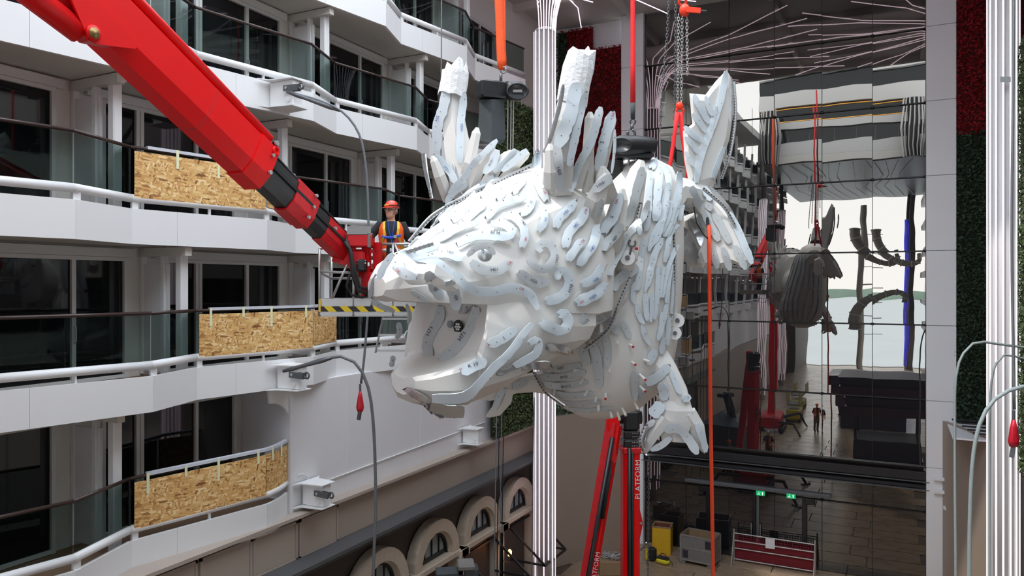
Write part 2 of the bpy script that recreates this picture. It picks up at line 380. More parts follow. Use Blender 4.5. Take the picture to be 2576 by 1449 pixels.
# door sets -----------------------------------------------------------------
def door_meshes():
    d = {}
    fr = MB()
    for y in (.52, 1.22, 1.31, 2.585, 3.60): fr.box((.05, y, 1.55), (.10, .075, 2.25))
    fr.box((.05, 2.06, 2.66), (.10, 3.15, .07)); fr.box((.05, 2.06, .47), (.11, 3.15, .06))
    fr.box((.03, 2.0, 2.78), (.16, 3.6, .16))
    d['frame'] = fr.build('door_frame', 'door_frame').data
    for k, (a, b) in enumerate(((.56, 1.18), (1.35, 2.55), (2.62, 3.56))):
        d['pane%d' % k] = MB().box((.025, (a + b) / 2, 1.56), (.03, b - a, 2.16)).build('pane', 'door_glass').data
    h = MB().tube([(.10, 2.585, 1.15), (.15, 2.585, 1.18), (.15, 2.585, 1.42), (.10, 2.585, 1.45)], .014, 6)
    d['handle'] = h.build('handle', 'door_frame').data
    for o in list(COL.objects):
        if o.data in d.values(): bpy.data.objects.remove(o)
    return d
DM = door_meshes(); door_n = 0
def door_set(Yp, B):
    global door_n; door_n += 1
    r = struct('door_%d' % door_n, (XW, Yp, B)); r['label'] = 'white framed sliding balcony door with dark glass'
    link('door_frame', DM['frame'], r, True)
    for k in range(3): link('pane', DM['pane%d' % k], r, True)
    link('handle', DM['handle'], r, True)

# balconies -----------------------------------------------------------------
A_, B_, C2_ = V((XF, -1.03, 0)), V((XR, .27, 0)), V((XF, 2.97, 0))
def seg_bar(mb, a, b, z0, z1, th, inset=0.0, ext=0.0):
    t = (b - a).normalized(); n = V((t.y, -t.x, 0)); a2, b2 = a + t * (inset - ext), b - t * (inset - ext)
    a2, b2 = a2 - n * th / 2 , b2 - n * th / 2
    mb.bar(a2 + V((0, 0, (z0 + z1) / 2)), b2 + V((0, 0, (z0 + z1) / 2)), th, z1 - z0)
def lerp(a, b, t): return a + (b - a) * t
def balc_meshes():
    d = {}; made = []
    def keep(key, mb, name, mat, smooth=False):
        o = mb.build(name, mat, smooth=smooth); d[key] = (name, o.data); bpy.data.objects.remove(o)
    m = MB(); seg_bar(m, A_, B_, 0, .615, .07); keep('fascia_s', m, 'fascia_panel', 'white_paint')
    mid = lerp(B_, C2_, .30)
    m = MB(); seg_bar(m, B_, mid, 0, .615, .07, 0, 0); keep('fascia_l1', m, 'fascia_panel', 'white_paint')
    m = MB(); seg_bar(m, mid, C2_, 0, .615, .07, .006, 0); keep('fascia_l2', m, 'fascia_panel', 'white_paint')
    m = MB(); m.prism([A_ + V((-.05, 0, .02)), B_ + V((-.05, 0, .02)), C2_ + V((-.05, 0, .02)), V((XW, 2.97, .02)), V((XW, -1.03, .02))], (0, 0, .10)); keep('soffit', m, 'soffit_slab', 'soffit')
    m = MB(); m.prism([A_ + V((-.08, 0, .38)), B_ + V((-.08, 0, .38)), C2_ + V((-.08, 0, .38)), V((XW, 2.97, .38)), V((XW, -1.03, .38))], (0, 0, .05)); keep('deck', m, 'deck_floor', 'deck_brown')
    off = V((-.06, 0, 0))
    m = MB(); m.tube([A_ + off + V((0, 0, .80)), B_ + off + V((0, 0, .80))], .073, 12); keep('tube_s', m, 'bottom_rail', 'white_paint', True)
    m = MB(); m.tube([B_ + off + V((0, 0, .80)), C2_ + off + V((0, 0, .80))], .073, 12); keep('tube_l', m, 'bottom_rail', 'white_paint', True)
    for k, p in enumerate((lerp(A_, B_, .04), lerp(B_, C2_, .03), lerp(B_, C2_, .55))):
        m = MB(); m.box(p + off + V((0, 0, .67)), (.05, .03 if k == 2 else .12, .14)); keep('st%d' % k, m, 'rail_stub', 'white_paint')
    for key, a, b in (('hand_s', A_, B_), ('hand_l', B_, C2_)):
        m = MB(); m.tube([a + off + V((0, 0, 1.69)), b + off + V((0, 0, 1.69))], .032, 8); keep(key, m, 'handrail', 'handrail', True)
    m = MB(); seg_bar(m, A_ + off, B_ + off, .87, 1.655, .014, .02); keep('glass_s', m, 'glass_pane', 'rail_glass')
    g = lerp(B_, C2_, .5)
    m = MB(); seg_bar(m, B_ + off, g + off, .87, 1.655, .014, .015); keep('glass_l1', m, 'glass_pane', 'rail_glass')
    m = MB(); seg_bar(m, g + off, C2_ + off, .87, 1.655, .014, .015); keep('glass_l2', m, 'glass_pane', 'rail_glass')
    m = MB(); m.box(B_ + V((-.07, 0, 1.26)), (.03, .035, .80)); keep('mul', m, 'glass_clamp', 'black_steel')
    m = MB(); m.bev((-12.0, .10, 1.64), (.17, .17, 2.42), .02); m.box((-12.0, .10, 2.83), (.26, .26, .05)); keep('post', m, 'post', 'white_paint')
    m = MB(); m.box((-12.66, 0, 1.55), (.60, .04, 2.05)); keep('part', m, 'partition_panel', 'white_wall')
    m = MB(); m.box((-12.36, 0, 1.62), (.09, .10, 2.35)); m.box((-12.36, 0, 2.84), (.03, .03, .12)); m.box((-12.28, .02, 1.55), (.05, .05, 2.05)); keep('ppost', m, 'partition_post', 'white_paint')
    m = MB(); m.box((-12.95, 0, 1.62), (.08, .10, 2.30)); keep('ppost2', m, 'partition_post', 'white_paint')
    m = MB(); m.box((-12.35, 0, 2.80), (1.3, .14, .16)); keep('beam', m, 'soffit_beam', 'soffit')
    # chipboard panels
    for key, a, b in (('osb_s', A_, B_), ('osb_l', B_, C2_)):
        m = MB(); o2 = V((.012, 0, 0)); seg_bar(m, a + o2, b + o2, .80 if key == 'osb_l' else .86, 1.62, .018, .04 if key == 'osb_l' else .02); keep(key, m, 'chipboard_panel', 'osb')
        m = MB(); t = (b - a).normalized(); m.bar(a + t * .3 + off + V((0, 0, 1.715)) if key == 'osb_l' else a + off + V((0, 0, 1.715)), b + off + V((0, 0, 1.715)), .10, .055); keep('film_' + key[-1], m, 'rail_film', 'film')
    a, b = B_, C2_; t = (b - a).normalized(); n = V((t.y, -t.x, 0))
    for k, (f, ln) in enumerate(((.10, .36), (.36, .20), (.60, .42), (.92, .26), (.30, .34))):
        m = MB(); c = lerp(a, b, f) + n * .018
        m.bar(c + V((0, 0, 1.74)), c + V((0, 0, 1.74 - ln)), .004, .052, up=t); keep('tape%d' % k, m, 'tape_strip', 'tape')
    a, b = A_, B_; t = (b - a).normalized(); n = V((t.y, -t.x, 0))
    for k, (f, ln) in enumerate(((.25, .22), (.62, .30))):
        m = MB(); c = lerp(a, b, f) + n * .018
        m.bar(c + V((0, 0, 1.74)), c + V((0, 0, 1.74 - ln)), .004, .045, up=t); keep('tapes%d' % k, m, 'tape_strip', 'tape')
    return d
BM_ = balc_meshes()
BASE = ['fascia_s', 'fascia_l1', 'fascia_l2', 'soffit', 'deck', 'tube_s', 'tube_l', 'st0', 'st1', 'st2', 'hand_s', 'hand_l', 'post', 'part', 'ppost', 'ppost2', 'beam', 'mul']
def balcony(Yp, dk, label, osb='', skip=()):
    B = DECKS[dk]; r = thing('balcony', (0, Yp, B), label, 'balcony', 'white balconies along the left side')
    keys = [k for k in BASE if k not in skip]
    keys += ['osb_l', 'film_l', 'glass_l1', 'glass_l2'] + (['tape0', 'tape3', 'tape2'] if osb == 'l2' else ['tape0', 'tape1', 'tape2', 'tape3'] if osb == 'l3' else ['tape4', 'tape2', 'tape3']) if 'l' in osb else ['glass_l1', 'glass_l2']
    keys += ['osb_s', 'film_s', 'tapes0', 'tapes1'] if 's' in osb else ['glass_s']
    for k in keys:
        if k in skip: continue
        link(BM_[k][0], BM_[k][1], r, True)
    return r
pos = {}
ORD = ['nearest the camera', 'second from the camera', 'third from the camera', 'fourth from the camera', 'fifth from the camera']
def row(dk, ys, words, osb={}, skip={}):
    for i, y in enumerate(ys):
        o = osb.get(y, ''); extra = ' with chipboard' if o else ''
        balcony(y, dk, 'white balcony%s, %s, %s' % (extra, words, ORD[i]), o, skip.get(y, ()))
        if not skip.get(y): door_set(y, DECKS[dk])
        else: door_set(y, DECKS[dk])
row(0, [17.77], 'cut by the picture top')
row(1, [12.4, 16.4, 20.4], 'topmost full row')
row(2, [5.77, 9.77, 13.77, 17.77], 'row behind the red boom')
row(3, [4.4, 8.4, 12.4, 16.4], 'row level with the basket worker', {8.4: 'l', 12.4: 's'})
row(4, [5.77, 9.77, 13.77, 17.77], 'row below the basket', {9.77: 'l3', 13.77: 's'})
row(5, [4.4, 8.4], 'lowest row at bottom left', {8.4: 'l3'})
# rounded end of the lowest balcony row
end = thing('balcony_end', (XF, 11.4, DECKS[5]), 'rounded balcony end with chipboard where the lowest row meets the white wall', 'balcony')
arc = [V((XF - .27 * (i / 5) ** 1.6, 11.37 + .86 * i / 5, DECKS[5])) for i in range(6)]
def arc_band(name, mat, z0, z1, th, dx=0.0):
    m = MB(); out = [p + V((dx, 0, 0)) for p in arc]
    m.loft([[p + V((0, 0, z0)), p + V((0, 0, z1)), p + V((-th, 0, z1)), p + V((-th, 0, z0))] for p in out]); return m.build(name, mat, end)
arc_band('fascia_panel', 'white_paint', 0, .615, .07); arc_band('chipboard_panel', 'osb', .86, 1.62, .018, -.02); arc_band('rail_film', 'film', 1.69, 1.745, .10)
MB().tube([p + V((-.06, 0, .80)) for p in arc], .073, 12).build('bottom_rail', 'white_paint', end, True)
m = MB(); m.prism([V((XF - .05, 11.37, DECKS[5] + .38)), arc[-1] + V((-.05, 0, .38)), V((XW, 12.23, DECKS[5] + .38)), V((XW, 11.37, DECKS[5] + .38))], (0, 0, .05)); m.build('deck_floor', 'deck_brown', end)
for f in (1, 3):
    MB().bar(arc[f] + V((.005, 0, 1.74)), arc[f] + V((.005, 0, 1.48)), .004, .045, up=(0, 1, 0)).build('tape_strip', 'tape', end)

# white hull plating beyond the lowest balconies, with a rounded opening edge
hull = struct('wall_left_hull')
m = MB(); m.box((-11.70, 17.95, -3.52), (.22, 11.4, 2.76)); m.build('hull_plate', 'white_wall', hull)
m = MB()
ins = [V((-11.60, 12.3 - .55 + .55 * math.cos(a), -2.35 - .62 + .5 * math.sin(a))) for a in np.linspace(0, math.pi / 2, 8)]
pl = [V((-11.60, 12.32, -4.9)), V((-11.60, 12.32, -2.15)), V((-11.60, 11.7, -2.15))] + ins[::-1] + [V((-11.60, 12.3, -4.9))]
m.prism(pl, (-.08, 0, 0)); m.build('hull_edge', 'white_paint', hull)
MB().box((-12.3, 12.30, -3.5), (1.5, .08, 2.9)).build('end_bulkhead', 'white_wall', hull)
for k in range(9): MB().ell((-11.585, 12.36, -4.7 + .27 * k), (.018, .018, .018), 6, 4).build('bolt', 'white_paint', hull)
MB().tube([(-11.56, 12.9, -4.47), (-11.56, 20.9, -4.33)], .016, 6).build('conduit', 'white_paint', hull)
MB().tube([(-11.56, 12.9, -4.47), (-11.56, 12.8, -4.44), (-11.56, 12.8, -4.2), (-11.56, 12.66, -4.12), (-11.56, 12.5, -4.12)], .012, 6).build('conduit', 'white_paint', hull)
for y in (14.2, 17.3): MB().box((-11.585, y, -3.5), (.006, .012, 2.7)).build('weld_seam', 'white_paint', hull)

# tan shop front below
base = struct('wall_left_base')
m = MB(); m.box((-11.75, 14.5, -5.50), (.6, 19.4, 1.1)); m.build('tan_panel', 'tan_wall', base)
m = MB(); m.box((-11.60, 14.5, -4.93), (.66, 19.4, .07)); m.build('ledge', 'tan_ledge', base)
m = MB(); m.box((-11.90, 17.0, -8.4), (.6, 24.6, 4.6)); m.build('dark_front', 'dark_wall', base)
prof = [(-11.5, -6.30), (-11.35, -6.28), (-11.22, -6.12), (-11.05, -6.05), (-10.92, -5.98), (-10.92, -5.90), (-11.5, -5.86)]
MB().prism([V((x, 5.0, z)) for x, z in prof], (0, 19.25, 0)).build('cornice', 'cornice', base)
for y0 in (8.5, 9.82, 11.1, 12.42):
    g = MB().bev((-11.44, y0 + .60, -5.47), (.03, 1.16, .74), .01).build('grille', 'perforated', base)
    f = MB()
    for s in (-1, 1): f.box((-11.43, y0 + .60 + s * .605, -5.47), (.05, .05, .84)); f.box((-11.43, y0 + .60, -5.47 + s * .395), (.05, 1.26, .05))
    f.build('grille_frame', 'tan_ledge', g)
# arched windows
def arched_window(yc):
    r = struct('window_%d' % (10 + int(yc)), (-11.55, yc, -7.62)); r['label'] = 'arched stone window with black bars in the dark shop front'
    n = 14
    def arc_ring(name, mat, r0, r1, x0, x1):
        m = MB(); rings = []
        for k in range(n + 1):
            a = math.pi * k / n; c, s = math.cos(a), math.sin(a)
            rings.append([V((x0, r0 * c, r0 * s)), V((x1, r0 * c, r0 * s)), V((x1, r1 * c, r1 * s)), V((x0, r1 * c, r1 * s))])
        m.loft(rings); return m.build(name, mat, r, local=True)
    arc_ring('arch_moulding', 'stone', .80, 1.13, 0, .32); arc_ring('arch_moulding', 'stone', .74, .82, .02, .22); arc_ring('window_frame', 'black_steel', .68, .75, .02, .16)
    m = MB(); m.prism([V((.05, .70 * math.cos(math.pi * k / n), .70 * math.sin(math.pi * k / n))) for k in range(n + 1)], (.02, 0, 0)); m.build('pane', 'arch_glass', r, local=True)
    for y in (-.36, 0, .36): MB().box((.09, y, math.sqrt(.49 - y * y) / 2), (.05, .035, math.sqrt(.49 - y * y))).build('glazing_bar', 'black_steel', r, local=True)
    MB().box((.09, 0, .06), (.06, 1.42, .10)).build('glazing_bar', 'black_steel', r, local=True)
    MB().bev((.15, 0, -.09), (.44, 2.35, .17), .02).build('sill', 'stone', r, local=True)
    for s in (-1, 1):
        MB().bev((.18, s * 1.24, -.14), (.52, .46, .24), .02).build('capital', 'stone', r, local=True)
        MB().bev((.10, s * 1.24, -1.6), (.36, .34, 2.7), .02).build('pilaster', 'stone', r, local=True)
for yc in (12.5, 15.1, 17.65, 20.2, 22.75): arched_window(yc)

# ceiling canopy above the mirror wall, open sky in front of it
ceil = struct('ceiling')
MB().box((-4.3, 23.75, 11.0), (18.6, 11.5, .5)).build('canopy_slab', 'ceiling_panel', ceil)
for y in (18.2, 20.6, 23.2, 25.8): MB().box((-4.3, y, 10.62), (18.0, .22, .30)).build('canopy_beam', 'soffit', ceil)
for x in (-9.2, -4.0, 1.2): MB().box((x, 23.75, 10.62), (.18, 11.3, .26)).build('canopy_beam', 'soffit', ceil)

# mirror glass wall
# added out-of-view slabs narrowing the open roof to cut the skylight
for nm, x0, x1 in (('shade_slab_left', -13.6, -10.7), ('shade_slab_right', 2.9, 4.2)):
    sbox(nm, (x0, -14.0, 12.7), (x1, 14.6, 13.3), 'hull_white')
gw = struct('window_1'); gw['label'] = 'tall mirrored glass wall with black fittings'
XS = [-8.80 + 1.625 * i for i in range(7)]
ZS = [10.75, 8.67, 6.17, 3.67, 1.16, -1.34, -3.86, -6.12]
ZL = [-6.85, -7.66, -10.17]
pr = random.Random(3)
def pane(x0, x1, z0, z1, mat):
    b = MB(); b.box((0, 0, 0), (x1 - x0 - .012, .03, z1 - z0 - .012)); o = b.build('pane', mat, gw, local=True)
    o.location = ((x0 + x1) / 2, DY + .03, (z0 + z1) / 2); o.rotation_euler = (pr.uniform(-.0016, .0016), 0, pr.uniform(-.0022, .0022))
for i in range(6):
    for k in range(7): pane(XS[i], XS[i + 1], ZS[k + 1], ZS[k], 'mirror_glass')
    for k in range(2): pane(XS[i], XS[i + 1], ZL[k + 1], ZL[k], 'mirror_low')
for k in range(7):
    for x in XS:
        if k: MB().bev((x, DY - .03, ZS[k]), (.13, .10, .09), .03).build('spider_fitting', 'mullion', gw)
    if k:
        for i in range(6): MB().tube([(XS[i], DY - .02, ZS[k]), (XS[i + 1], DY - .02, ZS[k])], .026, 6).build('transom_rod', 'mullion', gw)
for x in XS: MB().box((x, DY + .005, 2.3), (.02, .03, 17.0)).build('mullion', 'mullion', gw)
for x in XS: MB().box((x, DY + .005, -8.7), (.022, .03, 3.7)).build('mullion', 'mullion', gw)
for i in range(6): MB().tube([(XS[i], DY - .02, ZL[1]), (XS[i + 1], DY - .02, ZL[1])], .024, 6).build('transom_rod', 'mullion', gw)
for x in XS: MB().bev((x, DY - .03, ZL[1]), (.12, .10, .09), .03).build('spider_fitting', 'mullion', gw)
bm = MB().bev((-3.92, DY - .10, -6.42), (9.95, .22, .30), .02).build('steel_beam', 'beam_black', gw)
MB().bev((-3.92, DY - .06, -6.78), (9.95, .16, .14), .02).build('steel_beam', 'beam_black', gw)
MB().box((-3.92, DY - .12, -6.60), (9.95, .24, .03)).build('beam_flange', 'rail_grey', gw)
MB().box((-3.92, DY - .14, -6.87), (9.95, .20, .025)).build('beam_flange', 'rail_grey', gw)
MB().box((-3.92, DY - .06, -6.13), (9.95, .10, .03)).build('beam_flange', 'mullion', gw)
for i in range(40): MB().ell((-8.6 + i * .24, DY - .215, -6.36 - .12 * (i % 2)), (.012, .012, .012), 5, 4).build('rivet', 'rail_grey', gw)
# glazed doorway in its foot
dr = struct('door_40', (-4.6, DY - .05, GZ)); dr['label'] = 'double glass doorway with grey header in the mirror wall'
MB().bev((0, 0, 2.70), (5.2, .16, .14), .02).build('header', 'rail_grey', dr, local=True)
for x in (-1.72, -.02, .10, 1.72): MB().bev((x, .02, 1.28), (.10 if abs(x) < 1 else .17, .08, 2.56), .015).build('door_stile', 'rail_grey' if abs(x - .1) < .01 else 'mullion', dr, local=True)
for x in (-1.9, 1.9): MB().bev((x, 0, 2.44), (.34, .1, .22), .02).build('closer_box', 'mullion', dr, local=True)
for x in (-.12, .2): MB().tube([(x, -.08, .9), (x, -.08, 1.4)], .015, 6).build('handle', 'steel', dr, local=True)

# piers beside the glass, planted walls
def pier(name, x0, x1, zb):
    p = struct(name)
    z = zb; k = 0
    for z0, z1 in ((zb, -6.1), (-6.1, -3.86), (-3.86, -1.34), (-1.34, 1.16), (1.16, 3.67), (3.67, 6.17), (6.17, 8.67), (8.67, 10.75)):
        if z1 <= zb: continue
        MB().bev(((x0 + x1) / 2, DY - .05, (z0 + z1) / 2), (x1 - x0, .34, z1 - z0 - .012), .012).build('pier_panel', 'pier_white', p)
pier('trim_1', .955, 1.83, GZ); pier('trim_2', -9.72, -8.81, GZ)
for s, x in ((1, 1.75), (-1, -9.6)):
    MB().box((x - s * .30, DY - .30, -6.42), (.55, .10, .10)).build('trim_bracket_%s' % ('right' if s > 0 else 'left'), 'pier_white')['kind'] = 'structure'
    MB().box((x - s * .30, DY - .30, -6.85), (.55, .10, .10)).build('trim_plate_%s' % ('right' if s > 0 else 'left'), 'pier_white')['kind'] = 'structure'
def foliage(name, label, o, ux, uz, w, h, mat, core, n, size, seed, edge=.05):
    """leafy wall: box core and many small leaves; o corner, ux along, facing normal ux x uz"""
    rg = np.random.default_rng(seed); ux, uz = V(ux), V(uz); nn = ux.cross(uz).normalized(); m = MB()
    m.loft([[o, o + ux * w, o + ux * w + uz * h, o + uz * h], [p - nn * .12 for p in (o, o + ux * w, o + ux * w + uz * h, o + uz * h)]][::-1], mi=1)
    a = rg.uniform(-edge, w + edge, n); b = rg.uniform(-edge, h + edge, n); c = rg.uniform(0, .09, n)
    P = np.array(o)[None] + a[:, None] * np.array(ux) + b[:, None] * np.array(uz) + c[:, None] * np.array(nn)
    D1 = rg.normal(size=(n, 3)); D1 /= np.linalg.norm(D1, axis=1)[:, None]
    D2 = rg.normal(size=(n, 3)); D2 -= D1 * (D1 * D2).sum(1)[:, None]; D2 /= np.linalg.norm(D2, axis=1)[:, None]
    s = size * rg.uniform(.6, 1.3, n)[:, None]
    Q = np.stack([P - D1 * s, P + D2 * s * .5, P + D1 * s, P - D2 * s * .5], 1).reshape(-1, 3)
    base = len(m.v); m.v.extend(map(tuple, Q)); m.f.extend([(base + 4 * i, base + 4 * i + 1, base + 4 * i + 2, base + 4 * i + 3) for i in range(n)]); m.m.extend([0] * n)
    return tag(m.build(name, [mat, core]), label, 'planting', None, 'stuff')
Z1 = (0, 0, 1)
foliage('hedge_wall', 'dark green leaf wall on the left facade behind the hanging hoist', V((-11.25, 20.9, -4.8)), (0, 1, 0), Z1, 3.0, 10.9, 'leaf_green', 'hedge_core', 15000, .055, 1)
foliage('red_leaf_wall', 'deep red planted wall between left column and white pier', V((-12.3, DY - .1, 1.6)), (1, 0, 0), Z1, 2.55, 8.0, 'leaf_red', 'red_core', 9000, .06, 2)
foliage('red_leaf_wall', 'sloping top of the red planted wall under the ceiling', V((-12.3, DY - .1, 9.6)), (1, 0, 0), Z1, 1.3, .9, 'leaf_red', 'red_core', 1000, .06, 12)
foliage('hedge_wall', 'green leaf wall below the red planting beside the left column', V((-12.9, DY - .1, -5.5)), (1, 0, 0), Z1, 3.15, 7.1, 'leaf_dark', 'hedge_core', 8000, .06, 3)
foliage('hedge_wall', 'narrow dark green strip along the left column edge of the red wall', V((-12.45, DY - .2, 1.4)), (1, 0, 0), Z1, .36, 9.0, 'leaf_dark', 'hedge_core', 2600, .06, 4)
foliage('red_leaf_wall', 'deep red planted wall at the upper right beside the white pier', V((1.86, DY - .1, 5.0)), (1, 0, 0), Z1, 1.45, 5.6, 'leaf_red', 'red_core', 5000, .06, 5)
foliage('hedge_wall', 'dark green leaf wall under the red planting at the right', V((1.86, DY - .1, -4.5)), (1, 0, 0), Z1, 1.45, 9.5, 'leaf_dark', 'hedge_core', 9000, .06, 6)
foliage('hedge_wall', 'dark hedge at the extreme right picture edge', V((2.86, 23.9, -4.6)), (0, -1, 0), Z1, 4.0, 10.6, 'leaf_green', 'hedge_core', 13000, .055, 7)
MB().box((-3.9, DY + .5, .3), (9.9, .15, 21.6)).build('leak_backing', 'dark_wall')['kind'] = 'structure'  # dark backing added to stop sky light leaking between the panes
MB().box((-12.0, DY + .3, .4), (4.6, .2, 21.4)).build('wall_back_left', 'pier_white')['kind'] = 'structure'
MB().box((2.7, DY + .3, .4), (3.6, .2, 21.4)).build('wall_back_right', 'pier_white')['kind'] = 'structure'
# angled tan shop corners left and right of the glass
def corner(name, pts, top):
    r = struct(name)
    for a, b in zip(pts, pts[1:]):
        m = MB(); a, b = V(a), V(b); m.prism([a + V((0, 0, GZ)), b + V((0, 0, GZ)), b + V((0, 0, top)), a + V((0, 0, top))], (b - a).normalized().cross(V((0, 0, 1))) * -.15); m.build('tan_panel', 'tan_wall', r)
    return r
cl = corner('wall_corner_left', [(-9.0, 29.0, 0), (-10.35, 26.4, 0), (-11.5, 24.2, 0)], -4.75)
cr = corner('wall_corner_right', [(2.75, 25.6, 0), (1.55, 28.9, 0)], -4.5)
for k in range(5): MB().bar((1.7 + .1 * k, 28.75 - .62 * k, -4.42), (3.2, 28.75 - .62 * k, -4.42), .05, .05).build('roof_slat', 'black_steel', cr)
MB().box((2.6, 27.4, -4.55), (2.1, 3.0, .05)).build('roof_sheet', 'pier_white', cr)
MB().box((1.85, 28.0, -9.6), (.03, .5, .7)).build('wall_box', 'pier_white', cr)

# right side of the promenade (the camera stands on it)
wr = struct('wall_right')
MB().box((3.6, -1.5, .8), (.4, 62.0, 23.0)).build('cabin_front', 'cream_wall', wr)
for k in range(6):
    MB().box((3.2, -27.0, DECKS[k] + .3), (.55, 42, .62)).build('fascia_panel', 'white_paint', wr)
    MB().box((3.38, -10.0, DECKS[k] + 1.6), (.05, 76, 1.8)).build('dark_glazing', 'dark_glass_far', wr)
# ------------------------------------------------------------------ the dragon sculpture
def CW(r, d, z):                                  # camera-side ground axes (right, away) to world
    return V((-S_ * d + C_ * r, C_ * d + S_ * r, z))
R0, D0, K2 = -.02, 11.8, math.sqrt(.5)
def H(L, b, z):                                   # head frame: L forward, b to its left (camera side), z up
    return CW(R0 - K2 * L + K2 * b, D0 - K2 * L - K2 * b, z)
dragon = thing('dragon_sculpture', W(1560, 900, 13.4), 'huge white faceted dragon sculpture covered in numbered plates, hanging in mid-air', 'sculpture')
TREE_V, TREE_F = [], []
def shell(mb, name, mat='dragon_white', parent=None, cast=True, smooth=None):
    if cast:
        o = len(TREE_V); TREE_V.extend([V(p) for p in mb.v]); TREE_F.extend([tuple(i + o for i in f) for f in mb.f])
    ob = mb.build(name, mat, parent or dragon)
    if smooth: smooth_by_angle(ob, smooth)
    return ob
def mirror_ring(L, half):                          # half profile top centre -> bottom centre
    left = [H(l if l is not None else L, b, z) for l, b, z in half]
    right = [H(l if l is not None else L, -b, z) for l, b, z in half[1:-1]][::-1]
    return left + right
def hp(L, pts): return mirror_ring(L, [(None, b, z) for b, z in pts])
# skull and snout: closed rings, palate underneath
snout = [
 (2.52, [(0, .10), (.14, .09), (.20, .03), (.20, -.06), (.14, -.13), (0, -.15)]),
 (2.36, [(0, .30), (.22, .28), (.36, .14), (.38, -.04), (.28, -.20), (0, -.22)]),
 (2.05, [(0, .46), (.27, .45), (.47, .26), (.52, 0), (.42, -.22), (0, -.20)]),
 (1.70, [(0, .60), (.32, .57), (.58, .34), (.66, .02), (.58, -.24), (0, -.16)]),
 (1.30, [(0, .88), (.38, .84), (.72, .48), (.84, .08), (.78, -.26), (0, -.16)]),
 (0.85, [(0, 1.22), (.44, 1.17), (.86, .74), (1.02, .20), (.98, -.28), (0, -.2)]),
 (0.40, [(0, 1.50), (.52, 1.44), (.98, .98), (1.18, .36), (1.16, -.32), (0, -.3)]),
 (0.00, [(0, 1.70), (.58, 1.63), (1.06, 1.14), (1.28, .46), (1.28, -.40), (0, -.5)]),
 (-.50, [(0, 1.90), (.62, 1.80), (1.10, 1.28), (1.36, .52), (1.34, -.42), (0, -.8)]),
 (-1.00, [(0, 1.92), (.58, 1.82), (1.02, 1.30), (1.26, .54), (1.22, -.38), (0, -.8)]),
 (-1.40, [(0, 1.72), (.46, 1.62), (.80, 1.15), (.98, .48), (.94, -.30), (0, -.7)]),
]
m = MB(); m.loft([hp(L, p) for L, p in snout]); shell(m, 'head_shell', smooth=24)
# cheeks and lower jaw
jaw = [
 (2.08, [(0, -1.28), (.20, -1.24), (.27, -1.29), (.26, -1.39), (.16, -1.47), (0, -1.50)]),
 (1.95, [(0, -1.26), (.36, -1.20), (.46, -1.26), (.45, -1.42), (.30, -1.58), (0, -1.62)]),
 (1.70, [(0, -1.18), (.56, -1.12), (.67, -1.18), (.64, -1.42), (.42, -1.64), (0, -1.70)]),
 (1.35, [(0, -1.06), (.74, -.98), (.86, -1.08), (.82, -1.40), (.52, -1.66), (0, -1.72)]),
]
cheek = [
 (1.32, [(.72, -.95), (.84, -.98), (.84, -1.16), (.80, -1.46), (.50, -1.72), (0, -1.80)]),
]
m = MB(); m.loft([hp(L, p) for L, p in jaw]); shell(m, 'lower_jaw', smooth=24)
block = [
 (.85, [(0, -.20), (1.00, -.24), (1.05, -.55), (1.04, -.95), (.94, -1.28), (.58, -1.52), (0, -1.60)]),
 (.40, [(0, -.20), (1.16, -.28), (1.20, -.50), (1.18, -.85), (1.04, -1.12), (.62, -1.34), (0, -1.42)]),
 (0.0, [(0, -.20), (1.26, -.36), (1.28, -.60), (1.22, -.82), (1.02, -1.02), (.60, -1.20), (0, -1.28)]),
 (-.5, [(0, -.20), (1.30, -.38), (1.30, -.60), (1.18, -.80), (.94, -.95), (.55, -1.08), (0, -1.12)]),
]
m = MB(); rings = [mirror_ring(0, [(1.22, 0, -.20), (1.22, .80, -.24), (1.32, .88, -.60), (1.42, .86, -1.06), (1.40, .80, -1.40), (1.38, .50, -1.66), (1.38, 0, -1.72)])] + [hp(L, p) for L, p in block]
# concave throat in the front of the block
m.loft(rings, True, False, True)
n0 = len(rings[0])
cheek_in = [(1.23, .78, -.24), (1.33, .83, -.62), (1.44, .76, -1.02), (1.47, .38, -1.10), (1.47, -.38, -1.10), (1.44, -.76, -1.02), (1.33, -.83, -.62), (1.23, -.78, -.24)]
def in_ring(kb, dl, zc_=-.62, kz=1.0): return [H(l - dl, b * kb, zc_ + (z - zc_) * kz) for l, b, z in cheek_in]
fr_ = in_ring(1, 0); m.loft([fr_, in_ring(.95, .06, kz=.97), in_ring(.84, .13, kz=.90), in_ring(.66, .19, kz=.78), in_ring(.4, .22, kz=.5)], True, False, True)
# annulus between outer front ring and the throat mouth
ring0 = rings[0]; o0 = len(m.v); m.v.extend([tuple(p) for p in ring0]); m.v.extend([tuple(p) for p in fr_])
def q(*i): m.f.append(tuple(i)); m.m.append(0)
# outer ring indices 0..n0-1: 0 top, 1..5 left side, 6 bottom, 7..11 right side (mirrored upwards)
a = o0; b = o0 + n0
q(a + 1, a + 2, b + 1, b + 0); q(a + 2, a + 3, b + 2, b + 1); q(a + 3, a + 4, a + 5, b + 3, b + 2); q(a + 5, a + 6, a + 7, b + 4, b + 3)
q(a + 7, a + 8, a + 9, b + 5, b + 4); q(a + 9, a + 10, b + 6, b + 5); q(a + 10, a + 11, b + 7, b + 6)
shell(m, 'cheek_shell', smooth=24)
